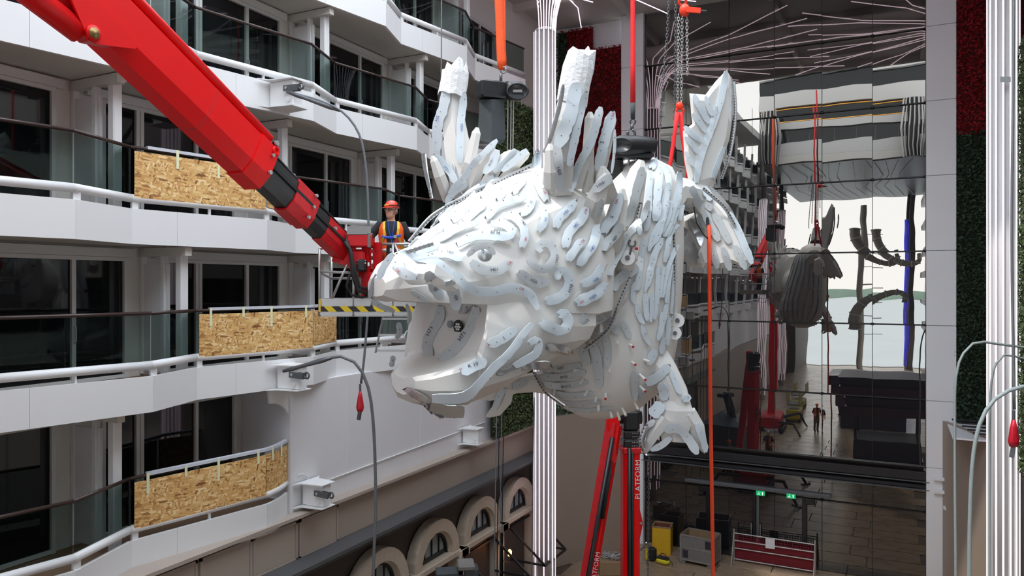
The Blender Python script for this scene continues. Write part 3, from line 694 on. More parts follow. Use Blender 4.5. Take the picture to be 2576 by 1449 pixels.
# round ports in the throat
def disc_h(L, b, z, r, name, mat, par, n=20, dz=1.0):
    mm = MB(); c = H(L, b, z); fx = H(L + 1, b, z) - c; lx = H(L, b + 1, z) - c
    mm.loft([[c + fx * k + lx * (r * math.cos(t)) + V((0, 0, r * dz * math.sin(t))) for t in [2 * math.pi * i / n for i in range(n)]] for k in (0, .02)]); return mm.build(name, mat, par)
th = disc_h(1.125, -.13, -.57, .055, 'port', 'mesh_grey', dragon); th2 = disc_h(1.125, .06, -.60, .10, 'port', 'socket', dragon)
for i in range(7):
    t = i * math.pi / 3; rr = 0 if i == 6 else .042
    disc_h(1.15, .075 + rr * math.cos(t), -.60 + rr * math.sin(t), .016, 'connector', 'peg_white', th2, 8)
# body: a leaning barrel
bring = [(398, 1612, 30, .28), (425, 1612, 78, .62), (470, 1605, 104, .86), (540, 1598, 118, 1.0), (640, 1582, 134, 1.1), (740, 1560, 152, 1.18), (840, 1538, 166, 1.2), (920, 1524, 166, 1.15), (980, 1516, 142, .98), (1022, 1510, 100, .7), (1046, 1506, 45, .35)]
m = MB(); rings = []
for y, cx, hw, dp in bring:
    c = W(cx, y, 13.45); hwm = hw * 13.45 / FPX; rings.append([c + CW(hwm * math.cos(t), dp * math.sin(t), 0) for t in [2 * math.pi * k / 20 for k in range(20)]])
m.loft(rings); shell(m, 'body_shell', smooth=40)
# neck linking head and body
m = MB(); m.tube([H(-.9, 0, .2), H(-1.6, 0, 0), W(1590, 720, 13.4)], [.95, 1.0, .9], 14); shell(m, 'neck_shell', smooth=40)

def crystal(pts, ws, d, name='mane_spike', mat='dragon_white', th=.75, cast=True, tip=.35):
    """faceted spike following photo points; ws widths in px, d depths"""
    n = len(pts); ds = d if isinstance(d, (list, tuple)) else [d] * n; ws = ws if isinstance(ws, (list, tuple)) else [ws] * n
    P = [W(x, y, dd) for (x, y), dd in zip(pts, ds)]; rings = []
    for i, p in enumerate(P):
        t = (P[min(i + 1, n - 1)] - P[max(i - 1, 0)]).normalized(); vw = p.normalized(); sd = t.cross(vw).normalized(); fw = sd.cross(t).normalized()
        w = ws[i] * ds[i] / FPX / 2
        rings.append([p + sd * w * math.cos(a) + fw * w * th * math.sin(a) for a in [math.pi / 6 + 2 * math.pi * k / 6 for k in range(6)]])
    t = (P[-1] - P[-2]).normalized(); w = ws[-1] * ds[-1] / FPX / 2
    if tip: rings.append([P[-1] + t * w * 1.1 + (q_ - P[-1]) * tip for q_ in rings[-1]])
    mm = MB(); mm.loft(rings); return shell(mm, name, mat, cast=cast)
# horns
crystal([(1400, 480), (1408, 400), (1424, 310), (1440, 225), (1452, 170)], [86, 84, 76, 66, 58], [11.35, 11.08, 11.0, 11.05, 11.1], 'horn', tip=0)
crystal([(1168, 470), (1152, 380), (1140, 300), (1136, 240), (1142, 200)], [80, 76, 66, 60, 52], 12.6, 'horn', tip=0)
def wrap(pts, ws, d, seed):
    rg = random.Random(seed); mm = MB(); rings = []; P = [W(x, y, d) for x, y in pts]; n = 14
    for i, p in enumerate(P):
        vw = p.normalized(); t = (P[min(i + 1, len(P) - 1)] - P[max(i - 1, 0)]).normalized(); sd = t.cross(vw).normalized(); fw = sd.cross(t)
        w = ws[i] * d / FPX / 2
        rings.append([p + sd * w * math.cos(a) * rg.uniform(.93, 1.07) + fw * w * .8 * math.sin(a) * rg.uniform(.93, 1.07) + t * (rg.uniform(-.10, .14) if i == len(P) - 1 else rg.uniform(-.03, .03) if i == 0 else 0) for a in [2 * math.pi * k / n for k in range(n)]])
    mm.loft(rings, True, False, True); return mm.build('plastic_wrap', 'wrap', dragon)
wrap([(1437, 262), (1445, 215), (1455, 170), (1460, 138)], [80, 82, 80, 72], 11.05, 1)
wrap([(1138, 240), (1142, 205), (1146, 180), (1147, 164)], [70, 68, 64, 52], 12.55, 2)
crystal([(1476, 135), (1479, 122)], [24, 10], 11.05, 'wrap_flap', 'wrap', cast=False)
# mane spikes: right crest, left crest, shoulders
for pts, ws, d in (
    ([(1478, 480), (1480, 380), (1484, 298)], [34, 34, 30], 11.2), ([(1450, 470), (1478, 380), (1508, 282)], [32, 32, 24], 11.1),
    ([(1500, 470), (1520, 380), (1536, 300)], [36, 38, 34], 11.25), ([(1386, 490), (1385, 430), (1384, 378)], [40, 38, 30], 10.9),
    ([(1535, 500), (1520, 460), (1518, 440)], [50, 50, 40], 11.3),
    ([(1155, 500), (1182, 410), (1198, 335)], [36, 34, 26], 12.3), ([(1128, 500), (1105, 440), (1092, 405)], [36, 34, 24], 12.3),
    ([(1180, 480), (1210, 410), (1236, 375)], [40, 34, 24], 12.2), ([(1220, 470), (1255, 410), (1275, 390)], [40, 32, 24], 12.0),
    ([(1255, 470), (1300, 410), (1322, 392)], [36, 30, 22], 11.9),
    ([(1560, 600), (1585, 510), (1606, 430)], [84, 76, 50], 12.1), ([(1525, 650), (1545, 570), (1560, 500)], [70, 66, 46], 11.7),
    ([(1480, 560), (1500, 500), (1518, 455)], [60, 56, 36], 11.2), ([(1555, 700), (1580, 640), (1600, 575)], [60, 56, 40], 12.0)):
    crystal(pts, ws, [d + .38, d + .06, d] if len(pts) == 3 else d)
# brow, nostril and lip masses that give the face its relief
crystal([(1005, 660), (1040, 690), (1090, 690), (1130, 715)], [56, 62, 60, 44], [9.75, 9.62, 9.6, 9.7], 'nostril_bulge', th=.6)
eye = MB(); eye.ell(W(1220, 640, 9.93), (.10, .10, .10), 16, 10); eo = eye.build('eyeball', 'plate_grey_shade', dragon, True)
# forelegs
def limb(pts, rs, name):
    mm = MB(); mm.tube([W(*p) for p in pts], rs, 10); return shell(mm, name, smooth=30)
limb([(1625, 880, 12.9), (1672, 938, 12.7), (1700, 985, 12.6), (1708, 1030, 12.6)], [.34, .24, .20, .22], 'foreleg')
crystal([(1700, 1005), (1700, 1030), (1698, 1056)], [70, 100, 96], 12.55, 'paw', th=.6, tip=.7)
for pts, ws in (([(1672, 1050), (1648, 1082), (1632, 1112), (1628, 1132)], [48, 42, 30, 14]), ([(1728, 1040), (1752, 1075), (1762, 1108), (1770, 1132)], [54, 46, 34, 16])):
    crystal(pts, ws, 12.5, 'claw', tip=.2)
limb([(1400, 960, 13.0), (1340, 962, 13.0), (1290, 968, 12.9)], [.24, .17, .15], 'foreleg')
crystal([(1300, 965), (1262, 972), (1225, 985)], [50, 74, 56], 12.8, 'paw', th=.6)
for pts, ws in (([(1275, 975), (1268, 1005), (1248, 1034), (1230, 1044)], [44, 46, 34, 16]), ([(1235, 975), (1205, 985), (1185, 990)], [30, 26, 12])):
    crystal(pts, ws, 12.75, 'claw', tip=.2)
# lugs on the flank
def lug(c, nrm, r, name='lifting_lug'):
    mm = MB(); c = V(c); nrm = V(nrm).normalized(); mm.tube([c - nrm * .05, c + nrm * .05], r, 16); o = mm.build(name, 'peg_white', dragon)
    m2 = MB(); m2.tube([c - nrm * .075, c + nrm * .075], r * .32, 10); m2.build('pin', 'shackle', o); return o
vw = W(1700, 812, 12.9).normalized()
lug(W(1704, 806, 12.75), -vw, .12); lug(W(1698, 838, 12.75), -vw, .11)
mm = MB(); mm.bar(W(1660, 820, 13.0), W(1700, 822, 12.8), .10, .42); mm.build('lug_plate', 'peg_white', dragon)
lug(W(1579, 649, 11.95), -vw, .12)
mm = MB(); mm.ring(W(1590, 612, 11.9), vw, .055, .014, 14, 6, a0=0, a1=5.0); mm.tube([W(1584, 640, 11.9), W(1589, 618, 11.9)], .02, 6); mm.build('shackle', 'shackle', dragon)
MB().ell(W(1601, 625, 11.85), (.03, .03, .03), 8, 6).build('shackle_bolt', 'red_hook', dragon)
# tail root, upright fin, drooping flukes
limb([(1640, 520, 13.9), (1690, 486, 14.3), (1735, 490, 14.6), (1780, 510, 14.8)], [.55, .36, .30, .30], 'tail_root')
def slab(poly, d0, d1, th, name, mat='dragon_white', ridge=None):
    """thick fin outlined by photo points, depth running from d0 (first point) to d1 across the list's px range"""
    xs = [p[0] for p in poly]; x0, x1 = min(xs), max(xs)
    F = [W(x, y, d0 + (d1 - d0) * (x - x0) / max(1, x1 - x0)) for x, y in poly]; c = sum(F, V((0, 0, 0))) / len(F); vw = c.normalized()
    mm = MB(); inner = [c + (p - c) * .82 - vw * th for p in F]; back = [p + vw * th for p in F]; bi = [c + (p - c) * .82 + vw * th * 2 for p in F]
    mm.loft([inner, F, back, bi]); return shell(mm, name, mat)
slab([(1762, 480), (1735, 470), (1722, 405), (1718, 330), (1741, 312), (1734, 235), (1775, 238), (1800, 205), (1828, 176), (1842, 200), (1846, 270), (1835, 350), (1812, 420), (1795, 470)], 14.3, 14.9, .09, 'tail_fin')
slab([(1745, 470), (1790, 485), (1835, 540), (1868, 600), (1893, 664), (1878, 678), (1848, 664), (1815, 676), (1790, 664), (1768, 676), (1756, 640), (1775, 590), (1770, 540), (1735, 505)], 14.6, 14.2, .09, 'tail_fluke')
slab([(1716, 545), (1760, 530), (1785, 575), (1785, 640), (1770, 672), (1735, 672), (1712, 640)], 15.0, 15.1, .09, 'tail_fluke', 'dragon_white')
TREE = BVHTree.FromPolygons(TREE_V, TREE_F)

# ---- plates laid over the shell
ORG = V((0, 0, 0)); PN = 0
def ray(px, py):
    d = W(px, py, 1.0).normalized(); h = TREE.ray_cast(ORG, d)
    return h[0], h[1], d
T = {1: (900, 350, 4.14), 2: (900, 600, 3.22), 3: (1250, 500, 3.622), 4: (1050, 80, 3.622), 5: (1500, 150, 2.542), 6: (1300, 800, 3.622)}
PEG = None
def plate(tr, pts, w, mat='plate_blue', off=.075, text=None, ink='ink_black', ok=None, fixed=None, pegs=True, name='plate', tsize=.5):
    global PN, PEG
    ox, oy, sc = T[tr]; PN += 1; rg = random.Random(PN * 13 + 1)
    pts = [(ox + x / sc, oy + y / sc) for x, y in pts]; w = w / sc
    ln = sum(math.dist(a, b) for a, b in zip(pts, pts[1:])); n = max(6, min(22, int(ln / 9)))
    Q = cat_rom(pts, n); C, N = [], []
    for x, y in Q:
        h, nn, d = ray(x, y); C.append(None if h is None else h.length); 
        N.append(None if h is None else (nn if nn.dot(d) < 0 else -nn))
    if fixed: C = [fixed] * n; N = [None] * n
    good = [i for i in range(n) if C[i] is not None]
    if not good: return None
    med = sorted(C[i] for i in good)[len(good) // 2]
    for i in range(n):
        if C[i] is None or abs(C[i] - med) > .55:
            j = min((g for g in good if abs(C[g] - med) <= .55), key=lambda g: abs(g - i)); C[i] = C[j]; N[i] = N[j]
    for _ in range(4): C = [C[i] * .5 + (C[max(i - 1, 0)] + C[min(i + 1, n - 1)]) * .25 for i in range(n)]
    vd = [W(x, y, 1.0).normalized() for x, y in Q]
    Nn = [((N[i] if N[i] is not None else -vd[i]) * .75 - vd[i] * .45).normalized() for i in range(n)]
    for _ in range(4): Nn = [(Nn[i] + (Nn[max(i - 1, 0)] + Nn[min(i + 1, n - 1)]) * .6).normalized() for i in range(n)]
    P = [vd[i] * C[i] + Nn[i] * off for i in range(n)]
    rows = []
    for i in range(n):
        a, b = Q[max(i - 1, 0)], Q[min(i + 1, n - 1)]; t = np.array(b) - np.array(a); t /= max(1e-6, np.linalg.norm(t)); pp = np.array([-t[1], t[0]])
        u = i / (n - 1); prof = max(.5, (1 - abs(2 * u - 1) ** 9) ** .5)
        row = []
        for s in (-1, 1):
            e = Q[i] + pp * s * (w / 2 * prof * rg.uniform(.88, 1.10)); d = W(e[0], e[1], 1.0).normalized()
            den = d.dot(Nn[i]); tt = P[i].dot(Nn[i]) / den if abs(den) > .25 else P[i].length
            tt = max(P[i].length - .22, min(P[i].length + .22, tt)); row.append(d * tt)
        rows.append((row[0], P[i] + Nn[i] * .003, row[1]))
    th = .018
    rings = [[r[0], r[1], r[2], r[2] - Nn[i] * th, r[1] - Nn[i] * th, r[0] - Nn[i] * th] for i, r in enumerate(rows)]
    mb = MB(); mb.loft(rings)
    for i in range(2, n - 2, 4):                   # rivet heads
        e1 = (rows[i][2] - rows[i][0]).normalized(); e2 = Nn[i].cross(e1); c0 = rows[i][1] + Nn[i] * .004
        mb.add([c0 + e1 * (.008 * math.cos(k)) + e2 * (.008 * math.sin(k)) for k in (0, 1.05, 2.1, 3.14, 4.19, 5.24)] + [c0 + Nn[i] * .005], [(k, (k + 1) % 6, 6) for k in range(6)], 1)
    o = mb.build(name, [mat, 'shackle'], dragon); smooth_by_angle(o, 30)
    mean = sum(P, V((0, 0, 0))) / n; lx = CW(K2, -K2, 0); hb = (mean - H(0, 0, 0)).dot(lx); hl_ = (mean - H(0, 0, 0)).dot(CW(-K2, -K2, 0))
    if hb > .22 and -1.15 < hl_ < 1.25 and not fixed and abs(mean.z) < 2.2 and mean.z < 1.75:   # the matching plate on the other side of the head
        c0 = H(0, 0, 0); mm_ = MB(); mm_.v = [tuple(V(p) - lx * (2 * (V(p) - c0).dot(lx))) for p in mb.v]; mm_.f = [tuple(reversed(f)) for f in mb.f]; mm_.m = list(mb.m)
        smooth_by_angle(mm_.build(name, [mat, 'shackle'], dragon), 30)
    if pegs:
        if PEG is None:
            q_ = MB().tube([(0, 0, -.16), (0, 0, .0)], .024, 8).build('standoff', 'peg_white'); PEG = q_.data; bpy.data.objects.remove(q_)
        for i in ({max(1, n // 5), n - 1 - max(1, n // 5)}):
            k = link('standoff', PEG, o, True); k.location = P[i] - Nn[i] * th; k.rotation_mode = 'QUATERNION'; k.rotation_quaternion = Nn[i].to_track_quat('Z', 'Y')
    def write(s, i, ink_, sz):
        tdir = (rows[min(i + 1, n - 1)][1] - rows[max(i - 1, 0)][1]).normalized(); right = CW(1, 0, 0)
        if tdir.dot(right) < 0 or abs(tdir.dot(right)) < .12 and tdir.z > 0: tdir = -tdir
        wid = (rows[i][2] - rows[i][0]).length; y = Nn[i].cross(tdir)
        lettering('marking', s, rows[i][1] + Nn[i] * .012, tdir, y, wid * sz, ink_, o)
    if text: write(text, n // 2, ink, tsize)
    if ok is not None: write('OK', int(ok * (n - 1)), 'ink_red', .42)
    return o
G = 'plate_grey_shade'; ST = 'plate_steel'
# side of the face and mane (crop 3 coordinates)
plate(3, [(55, 150), (150, 160), (220, 220), (252, 300), (248, 380), (225, 450)], 76, text='H69', ok=.9, off=.10)
plate(3, [(395, 60), (435, 130), (425, 220), (370, 300)], 72, text='H2', ink='ink_blue')
plate(3, [(720, 20), (640, 110), (570, 180), (530, 270)], 84, text='H84', ink='ink_blue', ok=.1)
plate(3, [(820, 80), (765, 190), (685, 270), (645, 340), (622, 450)], 88, text='H82', ink='ink_blue', ok=.12)
plate(3, [(960, 0), (930, 110), (905, 170)], 60, G)
plate(3, [(1120, -40), (1070, 150), (1000, 250), (970, 320)], 88, text='S', ok=.2)
plate(3, [(1135, 225), (1080, 330), (1010, 400), (970, 480)], 84, G, text='H89')
plate(3, [(790, 370), (720, 450), (650, 570)], 80, ok=.2)
plate(3, [(915, 240), (885, 400), (805, 520), (745, 615)], 84, text='H81', ink='ink_blue')
plate(3, [(405, 485), (375, 440), (430, 400), (498, 430), (528, 520), (490, 610), (400, 640), (330, 600), (280, 545)], 78, G, text='H27', off=.11)
plate(3, [(185, 665), (270, 720), (370, 765), (475, 755)], 88, G, text='H26', ok=.1)
plate(3, [(560, 735), (555, 675), (620, 660), (662, 740), (640, 840), (560, 905), (440, 935)], 92, text='H3B', ok=.05)
plate(3, [(965, 610), (920, 700), (850, 755), (765, 780)], 82, text='H88', ink='ink_blue', ok=.1)
plate(3, [(990, 770), (930, 850), (830, 905), (715, 955)], 100, text='H89', ink='ink_blue', ok=.9)
plate(3, [(725, 1070), (850, 1110), (960, 1075), (1030, 1000)], 98, G, text='Q22-H79', tsize=.34)
plate(3, [(550, 1060), (620, 1050), (652, 1120), (610, 1195), (520, 1185), (395, 1120)], 96, off=.10)
plate(3, [(720, 1205), (820, 1245), (930, 1195), (1045, 1075)], 70, ST)
plate(3, [(450, 1350), (560, 1372), (680, 1395)], 84, ST)
plate(3, [(1385, 20), (1330, 170), (1230, 290), (1170, 360), (1130, 480), (1060, 600), (1030, 700)], 62, G, off=.06, name='collar_plate')
plate(3, [(1285, 620), (1200, 670), (1090, 760), (1050, 840)], 96, G)
# flank strips
for pts, w in (([(1480, 20), (1462, 200)], 55), ([(1565, 20), (1505, 200), (1432, 320), (1400, 450)], 62), ([(1655, 20), (1612, 180), (1540, 350)], 62), ([(1340, 360), (1312, 550), (1280, 835)], 62), ([(1505, 360), (1432, 530), (1370, 805)], 66),
               ([(1655, 240), (1582, 330), (1532, 580)], 52), ([(1475, 610), (1462, 900), (1435, 1100)], 52), ([(1350, 860), (1360, 1000), (1372, 1110)], 56), ([(1645, 420), (1562, 640), (1510, 900)], 42), ([(1372, 80), (1355, 300)], 44),
               ([(1590, 600), (1560, 800), (1545, 950)], 40), ([(1620, 640), (1605, 900), (1590, 1050)], 34), ([(1270, 960), (1290, 1060), (1340, 1140)], 50), ([(1420, 520), (1385, 700), (1350, 850)], 40), ([(1420, 860), (1412, 1000), (1400, 1120)], 44), ([(1530, 620), (1500, 780), (1490, 900)], 40), ([(1250, 760), (1240, 900), (1255, 950)], 46), ([(1420, 330), (1385, 480)], 40), ([(1590, 20), (1570, 170), (1500, 330)], 40), ([(1690, 60), (1660, 200)], 36), ([(1300, 180), (1300, 330)], 46), ([(1545, 960), (1530, 1080), (1500, 1180)], 40), ([(1320, 1140), (1350, 1260), (1400, 1330)], 46)):
    plate(3, pts, w * .92, off=.06)
plate(3, [(1510, 1030), (1500, 1180), (1470, 1290)], 46, off=.06); plate(3, [(1570, 1080), (1560, 1230), (1545, 1330)], 44, off=.06)
# belly bands and throat (crop 6)
for pts, w, t in (([(235, 480), (400, 462), (590, 425)], 56, '55 BT'), ([(215, 535), (400, 540), (630, 490)], 66, 'B4 10'), ([(250, 600), (400, 622), (650, 585)], 64, 'B4 11X'), ([(320, 690), (500, 712), (700, 690)], 56, None), ([(390, 765), (560, 784), (770, 765)], 48, None), ([(470, 828), (650, 845), (870, 822)], 40, None)):
    plate(6, pts, w, G, off=.05, text=t, tsize=.6, name='belly_band')
for pts, w in (([(600, 225), (620, 330), (650, 425)], 70), ([(680, 190), (730, 380), (752, 625)], 84), ([(790, 140), (830, 300), (820, 440)], 62), ([(860, 60), (930, 150)], 60), ([(960, 30), (1030, 185)], 56)):
    plate(6, pts, w, G, off=.05)
for pts, w, mm_ in (([(1260, 290), (1200, 425)], 72, 'plate_blue'), ([(1070, 490), (1080, 740)], 62, G), ([(1120, 620), (1145, 770)], 58, G), ([(1390, 430), (1280, 540), (1175, 600)], 86, 'plate_blue'), ([(1315, 590), (1350, 750)], 84, 'plate_blue'), ([(1405, 480), (1460, 620), (1495, 690)], 56, 'plate_blue'),
                    ([(1225, 890), (1270, 840), (1330, 780)], 120, 'plate_blue'), ([(1530, 700), (1560, 760)], 80, 'plate_blue'), ([(1345, 1020), (1470, 1010), (1560, 1095), (1645, 1235)], 84, G), ([(1225, 1205), (1330, 1150), (1410, 1085)], 62, G), ([(1640, 960), (1700, 1120), (1722, 1215)], 62, 'plate_blue'), ([(1260, 930), (1165, 1020), (1132, 1185)], 56, ST), ([(1340, 180), (1320, 330)], 50, 'plate_blue')):
    plate(6, pts, w, mm_, off=.06)
plate(6, [(-40, 620), (20, 610), (100, 560)], 70, G, pegs=False); plate(6, [(-110, 640), (-160, 720), (-200, 830)], 60, 'plate_blue', pegs=False)
# top of the head (crop 1)
plate(1, [(1330, 830), (1380, 780), (1440, 705), (1560, 655), (1755, 595)], 80, text='S', ink='ink_blue', off=.10)
plate(1, [(1385, 880), (1500, 880), (1590, 930), (1590, 1000), (1480, 1010), (1300, 1000), (1150, 1030), (1030, 1105)], 96, text='30 H', off=.10)
plate(1, [(1140, 1215), (1240, 1135), (1340, 1115), (1430, 1200)], 66, G, off=0, fixed=9.79, pegs=False, name='eyelid')
plate(1, [(1180, 1270), (1290, 1355), (1450, 1370), (1600, 1285)], 104, G, text='H01', ok=.92, off=.11)
plate(1, [(1300, 1140), (1320, 1250)], 34, 'plate_blue', off=0, fixed=9.80, pegs=False, name='eyelid')
plate(1, [(620, 1440), (500, 1410), (425, 1330), (440, 1235), (560, 1205), (700, 1235), (850, 1310), (985, 1425)], 112, ok=.22, text='S', off=.09)
plate(1, [(780, 1205), (930, 1200), (1090, 1255)], 72, text='H09', off=.08)
for pts, w in (([(845, 1055), (960, 980), (1060, 925), (1260, 865)], 62), ([(650, 1075), (740, 1005), (890, 905)], 62), ([(545, 1065), (640, 960), (740, 895)], 62), ([(640, 1175), (740, 1150), (850, 1105)], 52), ([(855, 865), (960, 765), (1035, 700)], 72), ([(985, 860), (1100, 720), (1240, 580)], 92),
               ([(1100, 860), (1220, 755), (1330, 675)], 72), ([(1290, 625), (1390, 480), (1490, 410)], 84), ([(1450, 645), (1520, 540), (1590, 440)], 84), ([(1610, 575), (1670, 490), (1750, 410)], 72), ([(1040, 640), (1180, 560), (1420, 380)], 62), ([(920, 665), (1000, 560), (1140, 465)], 62)):
    plate(1, pts, w, off=.09)
plate(1, [(1690, 790), (1795, 695), (1825, 550)], 92, text='10', off=.09)
plate(1, [(1862, 150), (1858, 400), (1930, 560), (1965, 650)], 92, G, ok=.92)
plate(1, [(800, 160), (880, 250), (960, 340), (1025, 460)], 82, text='H21', ink='ink_blue')
plate(1, [(735, 235), (780, 380), (822, 500), (822, 620), (785, 700)], 82, text='H22')
plate(1, [(1450, 10), (1330, 130), (1200, 260), (1120, 380), (950, 570)], 64)
plate(1, [(1455, 110), (1400, 250), (1320, 350)], 92, text='H135', tsize=.34)
plate(1, [(1650, 110), (1550, 220), (1420, 340)], 62); plate(1, [(1765, 110), (1650, 210), (1510, 330)], 72)
# snout, lips and jaw (crop 2)
plate(2, [(285, 120), (215, 225), (165, 330)], 60, fixed=10.0, pegs=False); plate(2, [(150, 290), (120, 380), (95, 480)], 42, ST, fixed=10.3, pegs=False)
plate(2, [(110, 500), (190, 550), (300, 590)], 46, ST, fixed=10.25, pegs=False, name='lip_plate')
plate(2, [(565, 270), (620, 390), (680, 490)], 96, text='H05'); plate(2, [(735, 340), (780, 450), (800, 575)], 98, text='H04')
plate(2, [(895, 470), (890, 545), (830, 595)], 70, ST)
plate(2, [(785, 265), (850, 360), (950, 420), (1100, 430), (1250, 398), (1385, 440), (1460, 575)], 78, off=.11, name='lip_plate', ok=.75)
plate(2, [(672, 545), (655, 650), (585, 780), (560, 880), (590, 970)], 84, G, text='H71', off=.05, tsize=.55)
plate(2, [(962, 545), (930, 680), (840, 830), (750, 920), (660, 985)], 86, G, text='H71', off=.05, tsize=.55)
plate(2, [(835, 1080), (940, 1035), (1040, 985)], 96, text='K 10', ok=.15); plate(2, [(1055, 860), (1150, 820), (1280, 730)], 84, text='S', ok=.1)
plate(2, [(600, 1285), (760, 1292), (900, 1260), (1000, 1160), (1100, 1050), (1200, 960), (1300, 840), (1410, 690)], 66, off=.15, name='jaw_rim', mat='plate_blue')
plate(2, [(590, 1335), (700, 1390), (865, 1395)], 80, ST, off=.12); plate(2, [(390, 1215), (470, 1270), (560, 1310)], 60, ST, off=.10); plate(2, [(560, 1330), (640, 1410), (700, 1440)], 40, ST, off=.12)
plate(2, [(1380, 850), (1460, 825), (1455, 920), (1360, 990), (1260, 1035)], 62, off=.12)
plate(2, [(1120, 1095), (1300, 1050), (1560, 1020)], 64, ST, off=.10); plate(2, [(1490, 670), (1560, 720), (1620, 775)], 72)
plate(2, [(330, 680), (340, 760), (310, 810)], 50, ST, fixed=11.1, pegs=False); plate(2, [(290, 950), (270, 1040)], 46, ST, fixed=11.0, pegs=False); plate(2, [(395, 530), (420, 620), (410, 690)], 36, ST, fixed=11.2, pegs=False)
plate(2, [(430, 430), (500, 470), (570, 510)], 46, G, pegs=False)
# horns and crests (crop 4)
plate(4, [(265, 520), (232, 700), (182, 850), (180, 1090)], 92, text='H5', ink='ink_blue'); plate(4, [(430, 555), (402, 760), (390, 1000), (385, 1200)], 70, text='H20', ink='ink_blue')
plate(4, [(1450, 470), (1390, 760), (1280, 1050)], 124); plate(4, [(1535, 550), (1482, 750), (1432, 1000), (1380, 1220)], 72)
plate(4, [(1665, 690), (1600, 960), (1455, 1250), (1395, 1450)], 74); plate(4, [(1785, 730), (1722, 920), (1680, 1100), (1645, 1260)], 96, text='5', ok=.1)
plate(4, [(1265, 1040), (1280, 1200), (1310, 1450)], 104, G, text='H20'); plate(4, [(1100, 1095), (1090, 1300), (1115, 1450)], 74)
plate(4, [(1330, 480), (1290, 700), (1200, 1000), (1150, 1100)], 40, ST, fixed=11.2, pegs=False, name='edge_strip')
plate(4, [(45, 1110), (70, 1260), (110, 1440)], 30, ST, fixed=12.2, pegs=False, name='edge_strip')
plate(4, [(1800, 890), (1795, 1080), (1770, 1290)], 28, 'plate_blue', fixed=11.1, pegs=False, name='edge_strip')
plate(4, [(1760, 1310), (1690, 1380), (1600, 1450)], 90, G, text='H94')
# back, tail root, tail (crop 5)
for pts, w, mm_ in (([(295, 690), (250, 880), (195, 1060)], 58, G), ([(160, 860), (100, 1000), (45, 1110)], 62, G), ([(405, 690), (392, 850), (378, 1035)], 50, 'plate_blue'), ([(462, 790), (432, 960), (402, 1100), (335, 1205)], 46, 'plate_blue'), ([(345, 720), (332, 1000), (315, 1095)], 40, 'plate_blue'),
                    ([(440, 680), (465, 790), (452, 895)], 40, 'plate_blue'), ([(535, 715), (522, 880), (482, 990), (435, 1135)], 46, 'plate_blue'), ([(610, 810), (655, 945)], 54, 'plate_blue'), ([(690, 820), (740, 900)], 50, 'plate_blue'), ([(700, 920), (745, 960)], 44, G), ([(575, 920), (600, 970)], 40, G), ([(380, 640), (350, 700)], 46, 'plate_blue')):
    plate(5, pts, w, mm_, off=.06)
for pts, w in (([(625, 225), (660, 300), (720, 405)], 38), ([(615, 345), (660, 400), (705, 465)], 38), ([(562, 425), (620, 480), (690, 525)], 38), ([(565, 495), (610, 540), (655, 600)], 32), ([(700, 235), (722, 310), (745, 360)], 32), ([(832, 75), (792, 280), (722, 480), (662, 640), (642, 790)], 44), ([(770, 300), (735, 430), (690, 560)], 30), ([(570, 590), (600, 640), (625, 680)], 30), ([(820, 560), (790, 640), (745, 760)], 34)):
    plate(5, pts, w, off=.05, pegs=False, name='tail_plate')
plate(5, [(860, 110), (868, 250), (860, 400)], 26, ST, fixed=15.0, pegs=False, name='edge_strip')
for pts, w, mm_ in (([(755, 985), (800, 1070), (855, 1175)], 52, G), ([(690, 965), (730, 1060), (785, 1160)], 50, G), ([(850, 975), (930, 1140), (995, 1305)], 48, 'plate_blue'), ([(808, 1200), (855, 1345)], 46, G), ([(885, 1190), (955, 1340)], 46, G), ([(738, 1195), (775, 1335)], 42, G), ([(548, 1075), (600, 1180), (650, 1270)], 52, ST), ([(548, 1165), (600, 1260), (640, 1310)], 46, ST), ([(600, 1020), (650, 1110), (690, 1200)], 46, ST), ([(660, 990), (700, 1080)], 40, 'plate_blue'), ([(720, 810), (830, 930), (880, 1010)], 30, ST)):
    plate(5, pts, w, mm_, off=.05, pegs=False, name='tail_plate')
# strips down the back of the body
for k in range(11):
    a_ = math.pi * (.10 + .80 * k / 10); rings_ = []
    for y, cx, hw, dp in bring[2:10]:
        c = W(cx, y, 13.45); hwm = hw * 13.45 / FPX; row_ = []
        for da, ex in ((-.075, .05), (.075, .05), (.075, .075), (-.075, .075)):
            wob = .05 * math.sin(y * .02 + k); row_.append(c + CW((hwm + ex) * math.cos(a_ + da + wob), (dp + ex) * math.sin(a_ + da + wob), 0))
        rings_.append(row_)
    for part_ in (rings_[:4], rings_[3:]):
        mb = MB(); mb.loft([[p + V((0, 0, -.05 if i_ == 0 else .05 if i_ == len(part_) - 1 else 0)) for p in r_] for i_, r_ in enumerate(part_)]); mb.build('plate', 'plate_grey_shade', dragon)
# toothed edge strips
def toothed(pts, ds, w=.05, name='toothed_strip'):
    n = 2; P = [W(x, y, d_) for (x, y), d_ in zip(pts, ds)]; L_ = sum((b - a).length for a, b in zip(P, P[1:])); n = max(8, int(L_ / .028)); Q = [V(q_) for q_ in cat_rom([tuple(p) for p in P], n)]
    m = MB(); m.tube(Q, w * .62, 6, flat=.3)
    o = m.build(name, 'plate_steel', dragon); m2 = MB()
    for i in range(0, n - 1, 2):
        t = (Q[i + 1] - Q[i]).normalized(); sd = t.cross(Q[i].normalized()).normalized(); m2.bar(Q[i] - sd * w * .46, Q[i] + sd * w * .46, .014, .026, up=t)
    k = m2.build('teeth', 'boom_black', o); k['kind'] = 'stuff'; return o
toothed([(936, 770), (950, 715), (975, 668), (1000, 640)], [10.35, 10.3, 10.3, 10.4]); toothed([(1000, 640), (1040, 628), (1090, 612)], [9.9, 9.95, 10.0])
